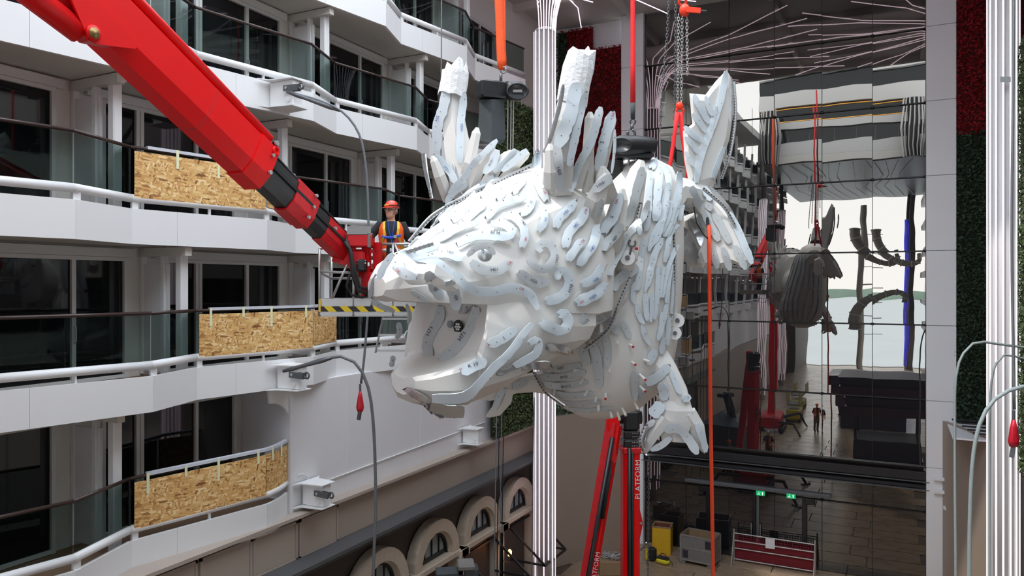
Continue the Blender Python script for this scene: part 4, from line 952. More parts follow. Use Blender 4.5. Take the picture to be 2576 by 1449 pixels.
toothed([(1030, 608), (1080, 550), (1120, 522)], [10.7, 10.8, 10.9]); toothed([(1120, 520), (1200, 480), (1260, 452), (1345, 412)], [11.2, 11.6, 11.8, 12.0])
toothed([(1068, 388), (1074, 440), (1086, 500)], [12.3, 12.2, 12.1]); toothed([(1412, 220), (1398, 300), (1378, 380)], [11.3, 11.3, 11.3])
toothed([(1612, 512), (1600, 560), (1570, 610), (1556, 660)], [12.0, 12.0, 12.0, 12.0]); toothed([(1585, 700), (1555, 770), (1530, 830), (1470, 880)], [11.9, 11.9, 11.9, 11.9])
toothed([(1344, 938), (1372, 985), (1420, 1022)], [12.9, 12.7, 12.6]); toothed([(1846, 205), (1850, 290), (1838, 380), (1815, 450)], [14.9] * 4); toothed([(1770, 475), (1820, 520), (1850, 570)], [14.2] * 3)
toothed([(1690, 520), (1698, 650), (1692, 800)], [12.7, 12.6, 12.6], .04); toothed([(1625, 1070), (1612, 1110), (1622, 1140)], [12.3] * 3); toothed([(1030, 990), (1060, 1010), (1090, 1040)], [10.5, 10.4, 10.35])
# bare fixing pins on the belly
PINS = [(920, 210), (850, 465), (1030, 245), (1050, 405), (1120, 515), (610, 555), (650, 660), (720, 715), (810, 690), (745, 780), (850, 840), (920, 860), (960, 820), (1070, 765), (1270, 700), (1160, 380), (560, 470), (345, 640), (410, 720), (1120, 620)]
for x, y in PINS:
    px, py = 1300 + x / 3.622, 800 + y / 3.622; h, nn, d = ray(px, py)
    if h is None: continue
    nn = nn if nn.dot(d) < 0 else -nn
    MB().tube([h - nn * .03, h + nn * .16], .024, 8).build('fixing_pin', 'peg_white', dragon)
    if (x + y) % 3 == 0: MB().tube([h + nn * .15, h + nn * .18], .02, 8).build('pin_cap', 'red_hook', dragon)
# ------------------------------------------------------------------ boom lift with its basket
P0, P1 = W(872, 636, 12.2), W(222, 8, 8.0)
AX = (P1 - P0).normalized(); SD = AX.cross(V((0, 0, 1))).normalized()
if SD.dot(P0) > 0: SD = -SD
UP = SD.cross(AX); UP = UP if UP.z > 0 else -UP
def at_px(px):
    lo, hi = -1.0, 12.0
    for _ in range(40):
        md = (lo + hi) / 2
        if proj(P0 + AX * md)[0] > px: lo = md
        else: hi = md
    return lo
lift = thing('boom_lift', P0, 'red boom lift arm coming down from the top left to the basket', 'boom lift')
HEX = [(-.20, -.12), (-.12, -.29), (.12, -.29), (.20, -.12), (.20, .25), (.15, .29), (-.15, .29), (-.20, .25)]
def section(px0, px1, sc, name, mat, prof=HEX, dx=0.0, du=0.0, sc1=None):
    a, b = (at_px(px0) if px0 is not None else ELB), (at_px(px1) if px1 is not None else ELB); sc1 = sc1 or sc
    rings = [[P0 + AX * t + SD * (x * s_ + dx) + UP * (y * s_ + du) for x, y in prof] for t, s_ in ((a, sc), (b, sc1))]
    m = MB(); m.loft(rings); return m.build(name, mat, lift)
ELB = at_px(222) * 1.42
o = section(652, None, 1.08, 'main_boom', 'red_paint'); smooth_by_angle(o, 20)
section(500, 497, 1.085, 'weld_seam', 'red_worn'); section(655, 612, 1.14, 'boom_collar', 'red_paint')
section(770, 640, .80, 'telescope_section', 'boom_black'); section(760, 720, .92, 'boom_collar', 'red_worn'); section(772, 752, .86, 'boom_collar', 'red_worn')
section(846, 760, .66, 'telescope_section', 'boom_black'); section(874, 806, .70, 'boom_end', 'red_worn')
sq = [(-.5, -.5), (.5, -.5), (.5, .5), (-.5, .5)]
section(760, 655, .05, 'slide_rail', 'rubber', sq, .16, .06); section(850, 770, .04, 'slide_rail', 'rubber', sq, .135, .03)
def along(px, dx, du): return P0 + AX * at_px(px) + SD * dx + UP * du
MB().tube([along(634, .15, .37), P0 + AX * ELB + SD * .15 + UP * .40], .062, 12).build('feed_tube', 'red_paint', lift, True)
MB().tube([along(850, .1, .20), along(640, .1, .28)], .022, 8).build('hydraulic_line', 'rubber', lift, True)
for px, du, r in ((640, .33, .036), (643, .14, .026), (650, -.10, .030), (757, .22, .026), (760, .04, .024), (757, -.16, .026), (815, .04, .026)):
    c = along(px, .235 if px < 700 else .19, du); MB().tube([c, c + SD * .03], r, 10).build('bolt', 'steel', lift)
m = MB(); c = along(646, .235, .24); m.ring(c, SD, .05, .02, 12, 6); m.build('eye_plate', 'red_paint', lift)
# ram and its bracket
def side_poly(pxs, dx, th, name, mat):
    m = MB(); P = []
    for x, y in pxs:                               # meet the plane of the boom's near side
        d = W(x, y, 1.0); t = (P0 + SD * dx).dot(SD) / d.dot(SD); P.append(d * t)
    m.prism(P, SD * th); return m.build(name, mat, lift)
side_poly([(150, -60), (205, 70), (218, 102), (240, 112), (335, 124), (341, 116), (300, 60), (250, 10), (215, -60)], .235, .03, 'ram_bracket', 'red_paint')
side_poly([(178, 88), (200, 108), (285, 125), (260, 108), (215, 86)], .05, .16, 'ram_bracket', 'red_worn')
c = W(234, 84, 1.0); c = c * ((P0 + SD * .27).dot(SD) / c.dot(SD)); MB().tube([c, c + SD * .03], .058, 16).build('pin', 'brass', lift, True); MB().tube([c, c + SD * .018], .085, 16).build('pin_boss', 'red_paint', lift, True)
q0 = W(198, 80, 1.0); q0 = q0 * ((P0 + SD * .14).dot(SD) / q0.dot(SD)); q1 = W(60, -25, 1.0); q1 = q1 * ((P0 + SD * .14).dot(SD) / q1.dot(SD))
MB().tube([q0, q0 + (q1 - q0) * 2.5], .125, 14).build('hydraulic_ram', 'red_paint', lift, True)
EL = P0 + AX * ELB
mbase = V((EL.x - .1, EL.y - .8, GZ))
m = MB(); m.bar(EL + V((0, 0, .3)), mbase + V((0, 0, 1.0)), .42, .5, up=(0, 1, 0)); m.build('mast', 'red_paint', lift)
MB().bev(mbase + V((0, 0, .75)), (1.4, 2.2, .8), .1).build('chassis', 'red_worn', lift)
for sx in (-1, 1):
    MB().bev(mbase + V((sx * .75, 0, .25)), (.32, 2.4, .5), .12).build('track', 'rubber', lift)
    for sy in (-1, 1):
        MB().tube([mbase + V((sx * .6, sy * .9, .8)), mbase + V((sx * 1.7, sy * 1.9, .9)), mbase + V((sx * 2.2, sy * 2.4, .06))], [.09, .08, .06], 8).build('outrigger', 'boom_black', lift)
# boom head
def CB(px, py, d): return W(px, py, d)
m = MB(); m.bar(CB(842, 640, 12.1), CB(905, 660, 12.15), .26, .24); m.build('head_link', 'red_worn', lift)
m = MB(); m.bev(CB(902, 658, 12.05), (.24, .26, .34), .03, rz=TH); m.build('swivel', 'red_worn', lift)
m = MB(); m.tube([along(850, .12, .18), CB(872, 612, 11.85), CB(884, 640, 11.8), CB(888, 690, 11.8), CB(900, 730, 11.85), CB(925, 738, 11.9)], .035, 8); m.build('hose', 'rubber', lift, True)
m = MB(); m.tube([CB(880, 690, 11.85), CB(872, 720, 11.85), CB(884, 742, 11.9), CB(910, 748, 11.9), CB(940, 740, 11.95)], .022, 8); m.build('hose', 'rubber', lift, True)
m = MB(); m.tube([CB(866, 610, 11.85), CB(880, 625, 11.8), CB(892, 680, 11.8), CB(905, 722, 11.85), CB(930, 728, 11.9)], .028, 8); m.build('hose', 'rubber', lift, True)

bk = thing('work_basket', CW(-2.3, 12.3, -.5), 'grey metal work basket with black and yellow striped edge carrying the worker', 'work platform')
def R_(px, d=12.0): return (px - CX) / FPX * d
r0, r1, d0_, d1_ = R_(804), R_(804) + 1.62, 12.0, 12.80
zf, zt = -.49, .66
def Lb(r, d, z): return CW(r, d, z)
def rail(name, a, b, rad=.021): return MB().tube([Lb(*a), Lb(*b)], rad, 8).build(name, 'steel', bk, True)
m = MB(); M3 = Matrix.Rotation(TH, 3, 'Z')
m.box(Lb((r0 + r1) / 2, (d0_ + d1_) / 2, zf + .02), (r1 - r0, d1_ - d0_, .05), mat=M3); m.build('platform_floor', 'steel', bk)
for nm, c, sz in (('toe_board', ((r0 + r1) / 2, d0_, zf + .15), (r1 - r0, .03, .26)), ('toe_board', ((r0 + r1) / 2, d1_, zf + .15), (r1 - r0, .03, .26)), ('toe_board', (r0, (d0_ + d1_) / 2, zf + .15), (.03, d1_ - d0_, .26)), ('toe_board', (r1, (d0_ + d1_) / 2, zf + .15), (.03, d1_ - d0_, .26))):
    MB().box(Lb(*c), sz, mat=M3).build(nm, 'steel', bk)
# striped edge is its own strip with local axes so that the stripes follow it
hz = MB().box((0, 0, 0), (r1 - r0, .012, .085)).build('hazard_stripe', 'hazard', bk, local=True); hz.location = Lb((r0 + r1) / 2, d0_ - .022, zf + .115) - bk.location; hz.rotation_euler = (0, 0, TH)
MB().box(Lb(r0 + .01, d0_ - .018, zf + .17), (.03, .03, .2), mat=M3).build('edge_cap', 'strap_yellow', bk)
for r in (r0, r0 + .18 * 3.0, r1 - .45, r1): rail('upright', (r, d0_, zf), (r, d0_, zt if r > r0 + 1 else .58 if r < r0 + .1 else .22))
for r in (r0, (r0 + r1) / 2, r1): rail('upright', (r, d1_, zf), (r, d1_, zt))
rail('top_rail', (r0, d1_, zt), (r1, d1_, zt)); rail('top_rail', (r1, d0_, zt), (r1, d1_, zt)); rail('top_rail', (r0 + 1.0, d0_, zt), (r1, d0_, zt)); rail('top_rail', (r0, d0_, .58), (r0, d1_, zt))
rail('mid_rail', (r0, d0_, .22), (r0 + .62, d0_, .20)); rail('mid_rail', (r0, d1_, .12), (r1, d1_, .12)); rail('mid_rail', (r1, d0_, .1), (r1, d1_, .1)); rail('mid_rail', (r0, d0_, .20), (r0, d1_, .12))
rail('brace', (r0 + .20, d0_, zf + .28), (r0 + .44, d0_, .34)); rail('brace', (r1 - .42, d0_, zt), (r1 - .28, d0_, .3))
# step ladder under the basket
for s in (0, .52): MB().tube([Lb(r0 + .98 + s, d0_ + .2, zf), Lb(r0 + .86 + s, d0_ + .15, zf - .60)], .018, 6).build('ladder_side', 'steel', bk)
for k in range(3): MB().bar(Lb(r0 + .97 - .05 * k, d0_ + .19, zf - .05 - .26 * k), Lb(r0 + 1.5 - .05 * k, d0_ + .19, zf - .05 - .26 * k), .06, .03).build('ladder_step', 'steel', bk)
# control console and red bracket
MB().bev(CB(908, 606, 12.0), (.40, .26, .20), .02, rz=TH).build('control_box', 'red_worn', bk)
mt = Matrix.Rotation(TH, 3, 'Z') @ Matrix.Rotation(math.radians(-20), 3, 'X')
MB().bev(CB(903, 580, 11.9), (.38, .02, .15), .008, mat=mt).build('console_lid', 'crate_grey', bk)
MB().bev(CB(932, 605, 12.0), (.05, .28, .24), .01, rz=TH).build('box_end', 'crate_grey', bk)
for px in (922, 950): MB().bar(CB(px, 610, 12.05), CB(px - 2, 745, 12.05), .09, .12).build('console_bracket', 'red_worn', bk)
MB().bar(CB(885, 632, 12.1), CB(950, 632, 12.1), .14, .06).build('console_bracket', 'red_worn', bk)
MB().bar(CB(900, 690, 12.1), CB(950, 690, 12.1), .12, .07).build('console_bracket', 'red_worn', bk)
MB().bev(CB(918, 715, 12.2), (.22, .16, .26), .02, rz=TH).build('valve_block', 'door_frame', bk)
MB().bev(CB(910, 668, 11.95), (.16, .14, .2), .03, rz=TH).build('rotator', 'boom_black', bk)
for k in range(5): MB().tube([CB(900 + 9 * k, 655 + 6 * (k % 2), 11.93), CB(900 + 9 * k, 664 + 6 * (k % 2), 11.90)], .018, 8).build('fitting', 'steel', bk)
MB().tube([CB(938, 598, 11.95), CB(941, 590, 11.95)], .028, 8).build('joystick', 'bag_black', bk)

# ------------------------------------------------------------------ people
def person(name, loc, rz, label, arms, head_yaw=0.0, vox=.011, helmet='helmet_red', legs='trousers', shirt='shirt_black', vest='vest_orange', full=True, stance=.10):
    """one continuous body mesh (remeshed), clothes as children. local axes: -y is forward, +x the person's left"""
    root = thing(name, loc, label, 'person')
    R3 = Matrix.Rotation(rz, 3, 'Z'); L = V(loc)
    def Tn(p): return R3 @ V(p) + L
    class PB(MB):
        def build(s, *a, **k):
            s.v = [tuple(Tn(p)) for p in s.v]; return MB.build(s, *a, **k)
    hy = Matrix.Rotation(head_yaw, 3, 'Z'); hc = V((0, -.015, 1.665))
    HS = 1.1
    def hd(p): return hc + hy @ (V(p) * HS)
    b = PB()
    def rings(zs): return [[V((w * math.cos(t), d * math.sin(t) + y, z)) for t in [2 * math.pi * k / 16 for k in range(16)]] for z, w, d, y in zs]
    b.loft(rings([(.84, .16, .115, 0), (.95, .175, .125, 0), (1.10, .165, .125, -.01), (1.25, .185, .135, -.01), (1.38, .195, .13, 0), (1.45, .165, .105, .005), (1.50, .075, .07, .01)]))
    b.tube([(0, .01, 1.46), (0, 0, 1.60)], [.066, .060], 12)
    b.ell(hd((0, .012, .03)), (.086, .104, .113), 16, 12, hy); b.ell(hd((0, -.022, -.055)), (.070, .074, .078), 14, 10, hy); b.ell(hd((0, -.065, -.085)), (.036, .024, .028), 10, 8, hy)
    b.tube([hd((0, -.082, .035)), hd((0, -.100, .010)), hd((0, -.108, -.012)), hd((0, -.088, -.026))], [.012, .014, .019, .014], 8)
    b.ell(hd((0, -.082, .045)), (.052, .014, .010), 10, 6, hy); b.ell(hd((0, -.080, -.052)), (.026, .012, .007), 10, 6, hy); b.ell(hd((0, -.078, -.066)), (.022, .012, .007), 10, 6, hy)
    for s in (-1, 1): b.ell(hd((s * .078, .012, 0)), (.012, .022, .034), 8, 8, hy); b.ell(hd((s * .045, -.055, -.022)), (.022, .022, .026), 8, 6, hy)
    lp = {}
    for s, (elb, wri, tipd) in zip((-1, 1), arms):
        sh = V((s * .185, .005, 1.43)); elb, wri = V(elb), V(wri)
        b.tube([V((s * .12, .005, 1.42)), sh, (sh + elb) / 2, elb, (elb + wri) / 2, wri], [.06, .062, .053, .045, .042, .030], 10)
        f = V(tipd).normalized(); sd = f.cross(V((0, 0, 1)));  sd = sd.normalized() if sd.length > .1 else V((1, 0, 0)); nn = sd.cross(f)
        palm = wri + f * .055; b.tube([wri, wri + f * .04, wri + f * .095], [.030, .040, .036], 10, flat=.5) if False else b.ell(palm, (.040, .055, .020), 10, 8, Matrix((sd, f, nn)).transposed())
        if full:
            for k, (o_, ln) in enumerate(((-.030, .062), (-.010, .074), (.010, .070), (.029, .055))):
                st = wri + f * .095 + sd * o_; b.tube([st - f * .02, st + f * ln * .5 - nn * .008, st + f * ln * .8 - nn * .030, st + f * ln * .78 - nn * .05], [.0105, .010, .0095, .008], 8)
            st = wri + f * .03 - sd * s * .036; b.tube([st, st - sd * s * .03 + f * .03 - nn * .01, st - sd * s * .032 + f * .062 - nn * .025], [.013, .0115, .009], 8)
        lp[s] = (sh, elb, wri)
    for s in (-1, 1):
        b.tube([(s * .085, 0, .90), (s * .095, -.005, .70), (s * stance, -.01, .50), (s * stance, .01, .30), (s * stance, .02, .08)], [.095, .088, .062, .056, .042], 10)
        b.ell((s * stance, -.05, .045), (.045, .13, .045), 10, 8)
    bo = b.build('body', 'skin', root); rm = bo.modifiers.new('join', 'REMESH'); rm.mode = 'VOXEL'; rm.voxel_size = vox; rm.use_smooth_shade = True
    # shirt
    t = PB(); t.loft(rings([(.86, .180, .135, 0), (1.0, .188, .142, -.005), (1.12, .182, .142, -.012), (1.26, .198, .150, -.012), (1.38, .208, .143, 0), (1.45, .178, .118, .004), (1.495, .088, .082, .008)]), True, False, False)
    for s in (-1, 1):
        sh, elb, wri = lp[s]; t.tube([V((s * .10, .005, 1.41)), sh + V((0, 0, .004)), sh + (elb - sh) * .5, sh + (elb - sh) * .95], [.075, .078, .070, .064], 12)
    t.build('t_shirt', shirt, root, True)
    t = PB()
    for s in (-1, 1): t.tube([(s * .085, 0, .93), (s * .095, -.005, .70), (s * stance, -.01, .50), (s * stance, .01, .30), (s * stance, .015, .09)], [.108, .10, .078, .070, .066], 12)
    t.loft(rings([(.80, .172, .125, 0), (.93, .187, .138, 0)]), True, True, True); t.build('trousers', legs, root, True)
    for s in (-1, 1): PB().ell((s * stance, -.045, .05), (.052, .145, .055), 12, 8).build('boot', 'bag_black', root, True)
    # vest: open at the front
    def vest_band(name, mat, zs, g0, inf):
        v = PB(); rr = []
        for z, w, d, y, g in zs:
            row = []; A = [g + (2 * math.pi - 2 * g) * k / 18 for k in range(19)]
            outer = [V((math.sin(a) * (w + inf), -math.cos(a) * (d + inf) + y, z)) for a in A]; inner = [V((math.sin(a) * (w + inf - .012), -math.cos(a) * (d + inf - .012) + y, z)) for a in A]
            rr.append(outer + inner[::-1])
        v.loft(rr); return v.build(name, mat, root, True)
    vb = vest_band('vest', vest, [(.84, .186, .142, 0, .45), (1.0, .192, .148, -.005, .40), (1.14, .188, .148, -.012, .36), (1.28, .20, .155, -.012, .40), (1.37, .205, .148, 0, .50), (1.44, .186, .13, .002, .62), (1.475, .15, .10, .006, .8)], 0, .012)
    vest_band('reflective_band', 'reflective', [(.99, .192, .148, -.005, .40), (1.04, .191, .148, -.007, .39)], 0, .016)
    if full:
        for s in (-1, 1):
            PB().tube([(s * .10, -.150, 1.24), (s * .115, -.150, 1.36), (s * .115, -.09, 1.468), (s * .105, .02, 1.495), (s * .10, .10, 1.44)], .020, 6, flat=.35).build('harness_strap', 'strap_yellow', root)
            PB().tube([(s * .17, -.095, .86), (s * .175, -.105, 1.05), (s * .12, -.162, 1.22)], .018, 6, flat=.5).build('harness_strap', 'lift_yellow', root)
        PB().tube([(-.15, -.142, 1.235), (-.08, -.172, 1.222), (0, -.178, 1.22), (.08, -.172, 1.235), (.155, -.14, 1.26)], .020, 6, flat=.4).build('chest_strap', 'strap_blue', root)
        PB().box((.065, -.182, 1.235), (.05, .02, .05)).build('buckle', 'steel', root)
        for s in (-1, 1): PB().tube([(s * .05, -.09, 1.49), (s * .035, -.158, 1.35), (.01, -.172, 1.14), (.012, -.17, 1.06)], .006, 5).build('lanyard', 'strap_blue', root)
        PB().box((.015, -.172, 1.02), (.07, .008, .055)).build('badge', 'badge', root)
        PB().ell((.075, -.150, 1.16), (.045, .008, .040), 10, 6).build('shirt_print', 'ink_red', root)
        for s in (-1, 1): PB().ell(hd((s * .034, -.086, .012)), (.031, .010, .022), 12, 8, hy).build('safety_lens', 'lens', root, True)
        PB().tube([hd((s_ * .075, y, .014)) for s_, y in ((-1, .0), (-1, -.055), (-.85, -.086), (0, -.096), (.85, -.086), (1, -.055), (1, .0))], .005, 5).build('glasses_frame', 'bag_black', root)
        PB().ell(hd((0, .045, -.005)), (.082, .072, .07), 12, 8, hy).build('hair', 'hair', root, True)
    # helmet with peak, strap and lamp clip
    hm = PB(); rr = []
    for k in range(7):
        a = k / 6 * math.pi / 2; rr.append([hd((.100 * math.cos(a) * math.cos(t), .012 + .122 * math.cos(a) * math.sin(t), .062 + .098 * math.sin(a))) for t in [2 * math.pi * j / 20 for j in range(20)]])
    rr[-1] = [hd((.01 * math.cos(t), .012 + .01 * math.sin(t), .16)) for t in [2 * math.pi * j / 20 for j in range(20)]]
    hm.loft([[hd((.102 * math.cos(t), .012 + .124 * math.sin(t), .045)) for t in [2 * math.pi * j / 20 for j in range(20)]]] + rr); h = hm.build('helmet', helmet, root, True)
    PB().loft([[hd((math.sin(a) * .100, -.012 - math.cos(a) * .105, z)) for a in np.linspace(-1.0, 1.0, 9)] + [hd((math.sin(a) * .104, -.03 - math.cos(a) * .122, z - .008)) for a in np.linspace(1.0, -1.0, 9)] for z in (.055, .043)]).build('peak', helmet, h)
    if full:
        PB().tube([hd((.101 * math.cos(t), .012 + .123 * math.sin(t), .075)) for t in np.linspace(0, 2 * math.pi, 21)], .006, 5).build('helmet_strap', 'bag_black', h)
        PB().tube([hd((math.cos(t) * .101, .012 + math.sin(t) * .123, .078)) for t in np.linspace(-2.2, -1.2, 6)], .010, 6).build('helmet_band', 'strap_yellow', h)
        PB().bev(hd((.10, .03, .085)), (.03, .07, .03), .01).build('lamp_clip', 'bag_black', h)
        PB().tube([hd((.0, .012 + .0, .165)), hd((.06, .05, .14)), hd((.10, .03, .09))], .006, 5).build('helmet_strap', 'bag_black', h)
        for s in (-1, 1): PB().tube([hd((s * .088, .01, .05)), hd((s * .07, -.03, -.05)), hd((0, -.06, -.118))], .004, 5).build('chin_strap', 'bag_black', h)
    return root
pz = zf + .045
worker = person('person', CW(-1.98, 12.36, pz), TH + math.radians(8), 'man in orange vest, blue harness and red helmet standing in the work basket', [((-.37, -.02, 1.21), (-.42, -.24, 1.25), (-.1, -.9, .05)), ((.30, .02, 1.17), (.30, -.20, 1.06), (0, -1, -.1))], head_yaw=math.radians(-38))
# ------------------------------------------------------------------ hoists, slings, chains
def wband(pts, w, d, name, mat, par, th=.02):
    P = [W(x, y, d) for x, y in pts]; m = MB(); rings = []
    for i, p in enumerate(P):
        t = (P[min(i + 1, len(P) - 1)] - P[max(i - 1, 0)]).normalized(); vw = p.normalized(); sd = t.cross(vw).normalized(); ww = (w[i] if isinstance(w, (list, tuple)) else w) * d / FPX / 2
        rings.append([p + sd * ww * c + vw * th * s for c, s in ((-1, -.4), (-.6, -1), (.6, -1), (1, -.4), (1, .4), (.6, 1), (-.6, 1), (-1, .4))])
    m.loft(rings); return m.build(name, mat, par, True)
hl = thing('chain_hoist', W(1262, 260, 13.4), 'black chain hoist with grey chain bag under the orange sling left of the tall horn', 'hoist')
d = 13.4; rz = TH + math.radians(22)
MB().bev(W(1238, 228, d), (.52, .34, .30), .03, rz=rz).build('gearbox', 'hoist_black', hl)
m = MB(); ax = Matrix.Rotation(rz, 3, 'Z') @ V((1, 0, 0)); m.tube([W(1272, 226, d - .05), W(1272, 226, d - .05) + ax * .1, W(1272, 226, d - .05) + ax * .28, W(1272, 226, d - .05) + ax * .33], [.15, .165, .165, .12], 20); m.build('motor', 'hoist_black', hl, True)
m = MB(); vw_ = W(1300, 228, 1).normalized(); c = W(1302, 229, d - .22)
m.loft([[c + CW(1, 0, 0) * (.20 * k * math.cos(t)) + V((0, 0, .15 * k * math.sin(t))) - vw_ * e for t in [2 * math.pi * j / 24 for j in range(24)]] for k, e in ((1, -.1), (1.0, .02), (.86, .04), (.84, .015))]); m.build('end_cap', 'boom_black', hl, True)
m = MB(); m.box(c - vw_ * .035 + CW(.0, 0, 0), (.16, .01, .045), rz=TH); m.build('name_plate', 'crate_grey', hl)
m = MB(); rings = []
for y, x0, x1 in ((250, 1206, 1268), (300, 1204, 1270), (350, 1200, 1272), (362, 1206, 1262)):
    a, b = W(x0, y, d), W(x1, y, d); vv = a.normalized(); rings.append([a, (a + b) / 2 - vv * .16, b, b + vv * .3, a + vv * .3])
m.loft(rings); m.build('chain_bag', 'bag_grey', hl)
for i, (x, y1) in enumerate(((1278, 410), (1286, 430), (1292, 400))): MB().tube([W(x, 252, d), W(x - 2, y1, d)], .012, 6).build('load_chain', 'chain_steel', hl)
m = MB(); m.ring(W(1260, 196, d), W(1260, 196, 1).normalized().cross(V((0, 0, 1))) , .07, .026, 14, 8); m.build('hook', 'shackle', hl, True)
m = MB(); m.ring(W(1266, 176, d), W(1262, 178, 1).normalized(), .05, .016, 14, 8); m.build('shackle', 'steel', hl, True)
sl = thing('lifting_sling', W(1258, 170, d), 'orange lifting sling holding the black hoist', 'sling')
wband([(1246, -700), (1252, -60), (1256, 40), (1258, 100), (1262, 150), (1261, 176)], [22, 22, 20, 20, 24, 14], d, 'webbing', 'orange_sling', sl, .03)
wband([(1262, -700), (1264, -60), (1266, 40), (1266, 110), (1268, 165)], [14, 14, 12, 12, 14], d + .03, 'webbing', 'orange_sling', sl, .03)
MB().box(W(1250, 103, d), (.012, .03, .10)).build('tag', 'badge', sl)

hr = thing('chain_hoist', W(1590, 365, 12.9), 'black chain hoist in the middle hanging from the long red sling', 'hoist')
d = 12.9
m = MB(); m.tube([W(1540, 368, d - .2), W(1560, 366, d - .2), W(1600, 366, d - .1), W(1640, 368, d), W(1651, 370, d)], [.13, .17, .17, .155, .11], 18, flat=1.0); m.build('motor', 'hoist_black', hr, True)
m = MB(); c = W(1562, 366, d - .36); vw_ = c.normalized(); m.loft([[c + CW(1, 0, 0) * (.185 * k * math.cos(t)) + V((0, 0, .135 * k * math.sin(t))) - vw_ * e for t in [2 * math.pi * j / 24 for j in range(24)]] for k, e in ((1, -.12), (1.0, .02), (.86, .04), (.84, .015))]); m.build('end_cap', 'boom_black', hr, True)
MB().bev(W(1596, 394, d), (.62, .3, .07), .02, rz=TH).build('gearbox', 'hoist_black', hr)
for x in (1582, 1600): MB().tube([W(x, 396, d), W(x - 1, 418, d)], .018, 6).build('load_chain', 'chain_steel', hr)
m = MB(); m.loft([[W(x0, y, d), W(x1, y, d), W(x1, y, d + .35), W(x0, y, d + .35)] for y, x0, x1 in ((402, 1532, 1568), (440, 1528, 1566), (496, 1534, 1560))]); m.build('chain_bag', 'bag_black', hr)
m = MB(); m.ring(W(1588, 336, d), W(1588, 336, 1).normalized(), .062, .024, 14, 8, a0=-.6, a1=4.6); m.tube([W(1589, 326, d), W(1591, 312, d)], .03, 8); m.build('hook', 'shackle', hr, True)
s2 = thing('lifting_sling', W(1592, 300, d), 'long red lifting sling in front of the red planted wall', 'sling')
wband([(1592, -760), (1592, -60), (1592, 60), (1592, 160), (1592, 262)], [12, 12, 12, 12, 13], d, 'webbing', 'red_sling', s2, .025)
wband([(1592, 258), (1592, 300)], [13, 11], d, 'end_sleeve', 'bag_grey', s2, .03)
m = MB(); m.ring(W(1592, 306, d), W(1592, 306, 1).normalized(), .045, .016, 12, 8); m.build('shackle', 'shackle', s2, True)

def chain(pts, dd, name, mat, par, link_px=8.0, rpx=3.0):
    ln = sum(math.dist(a, b) for a, b in zip(pts, pts[1:])); n = max(3, int(ln / link_px)); Q = cat_rom(pts, n + 1); m = MB()
    for i in range(n):
        a, b = W(*Q[i], dd), W(*Q[i + 1], dd); c = (a + b) / 2; t = (b - a).normalized(); L_ = (b - a).length * .72; sd = t.cross(c.normalized()).normalized(); w = sd if i % 2 else sd.cross(t); rr = rpx * dd / FPX
        m.tube([c + t * (L_ * math.cos(k * math.pi / 4)) + w * (rr * math.sin(k * math.pi / 4)) for k in range(9)], rr * .34, 5)
    o = m.build(name, mat, par); o['kind'] = 'stuff'; return o
cb = thing('chain_block', W(1720, 20, 14.6), 'orange lever chain block with chains reaching down to the tail slings', 'hoist')
d = 14.6
MB().ell(W(1722, 26, d), (.105, .10, .13), 12, 8).build('block_body', 'hook_orange', cb, True)
m = MB(); m.bar(W(1726, 24, d - .1), W(1762, 27, d - .1), .04, .10); m.build('lever', 'hook_orange', cb); MB().tube([W(1760, 27, d - .1), W(1777, 28, d - .1)], .022, 8).build('lever_grip', 'bag_grey', cb)
m = MB(); m.ring(W(1717, 4, d), W(1717, 4, 1).normalized(), .07, .025, 12, 8); m.build('top_hook', 'hook_orange', cb, True)
chain([(1707, 36), (1705, 262)], d, 'chain', 'chain_steel', cb); chain([(1716, 40), (1714, 262)], d, 'chain', 'chain_steel', cb); chain([(1728, 42), (1729, 188)], d, 'chain', 'chain_steel', cb); chain([(1684, -20), (1678, 90), (1668, 200), (1660, 330)], d + .3, 'chain', 'shackle', cb); chain([(1700, -20), (1699, 150), (1697, 300)], d + .5, 'chain', 'shackle', cb)
MB().ell(W(1709, 266, d), (.075, .07, .08), 10, 8).build('hook_block', 'hook_orange', cb, True)
m = MB(); m.ring(W(1710, 280, d), W(1710, 280, 1).normalized(), .07, .024, 14, 8, a0=0, a1=5.0); m.build('bottom_hook', 'hook_orange', cb, True)
wband([(1716, -640), (1717, -300), (1717, -2)], [9, 9, 10], d, 'webbing', 'red_sling', cb, .025)
ts = thing('lifting_sling', W(1708, 300, d), 'pair of red sling legs holding the tail below the orange hook', 'sling')
wband([(1704, 282), (1698, 330), (1688, 400), (1680, 442)], [12, 10, 10, 9], d - .1, 'webbing', 'red_sling', ts, .03); wband([(1711, 282), (1718, 350), (1728, 420), (1733, 456)], [12, 11, 10, 9], d - .05, 'webbing', 'red_sling', ts, .03)
rp = thing('tag_line', W(1785, 570, 14.3), 'long bright orange rope hanging from the tail to the floor', 'rope')
fl = WZ(1800, 2050, GZ + .05); MB().tube([W(1783, 566, 14.3), W(1785, 700, 14.3), W(1787, 1000, 14.3), W(1794, 1449, 14.3), W(1802, 2040, 14.3)], .036, 8).build('rope', 'orange_rope', rp, True)
MB().tube([W(1779, 540, 14.4), W(1781, 568, 14.3)], .03, 8).build('knot', 'bag_black', rp)
m = MB(); m.tube([W(*p) for p in ((1745, 520, 14.2), (1752, 560, 14.1), (1770, 590, 14.1), (1780, 600, 14.2))], .012, 5); m.build('lashing', 'bag_black', rp)

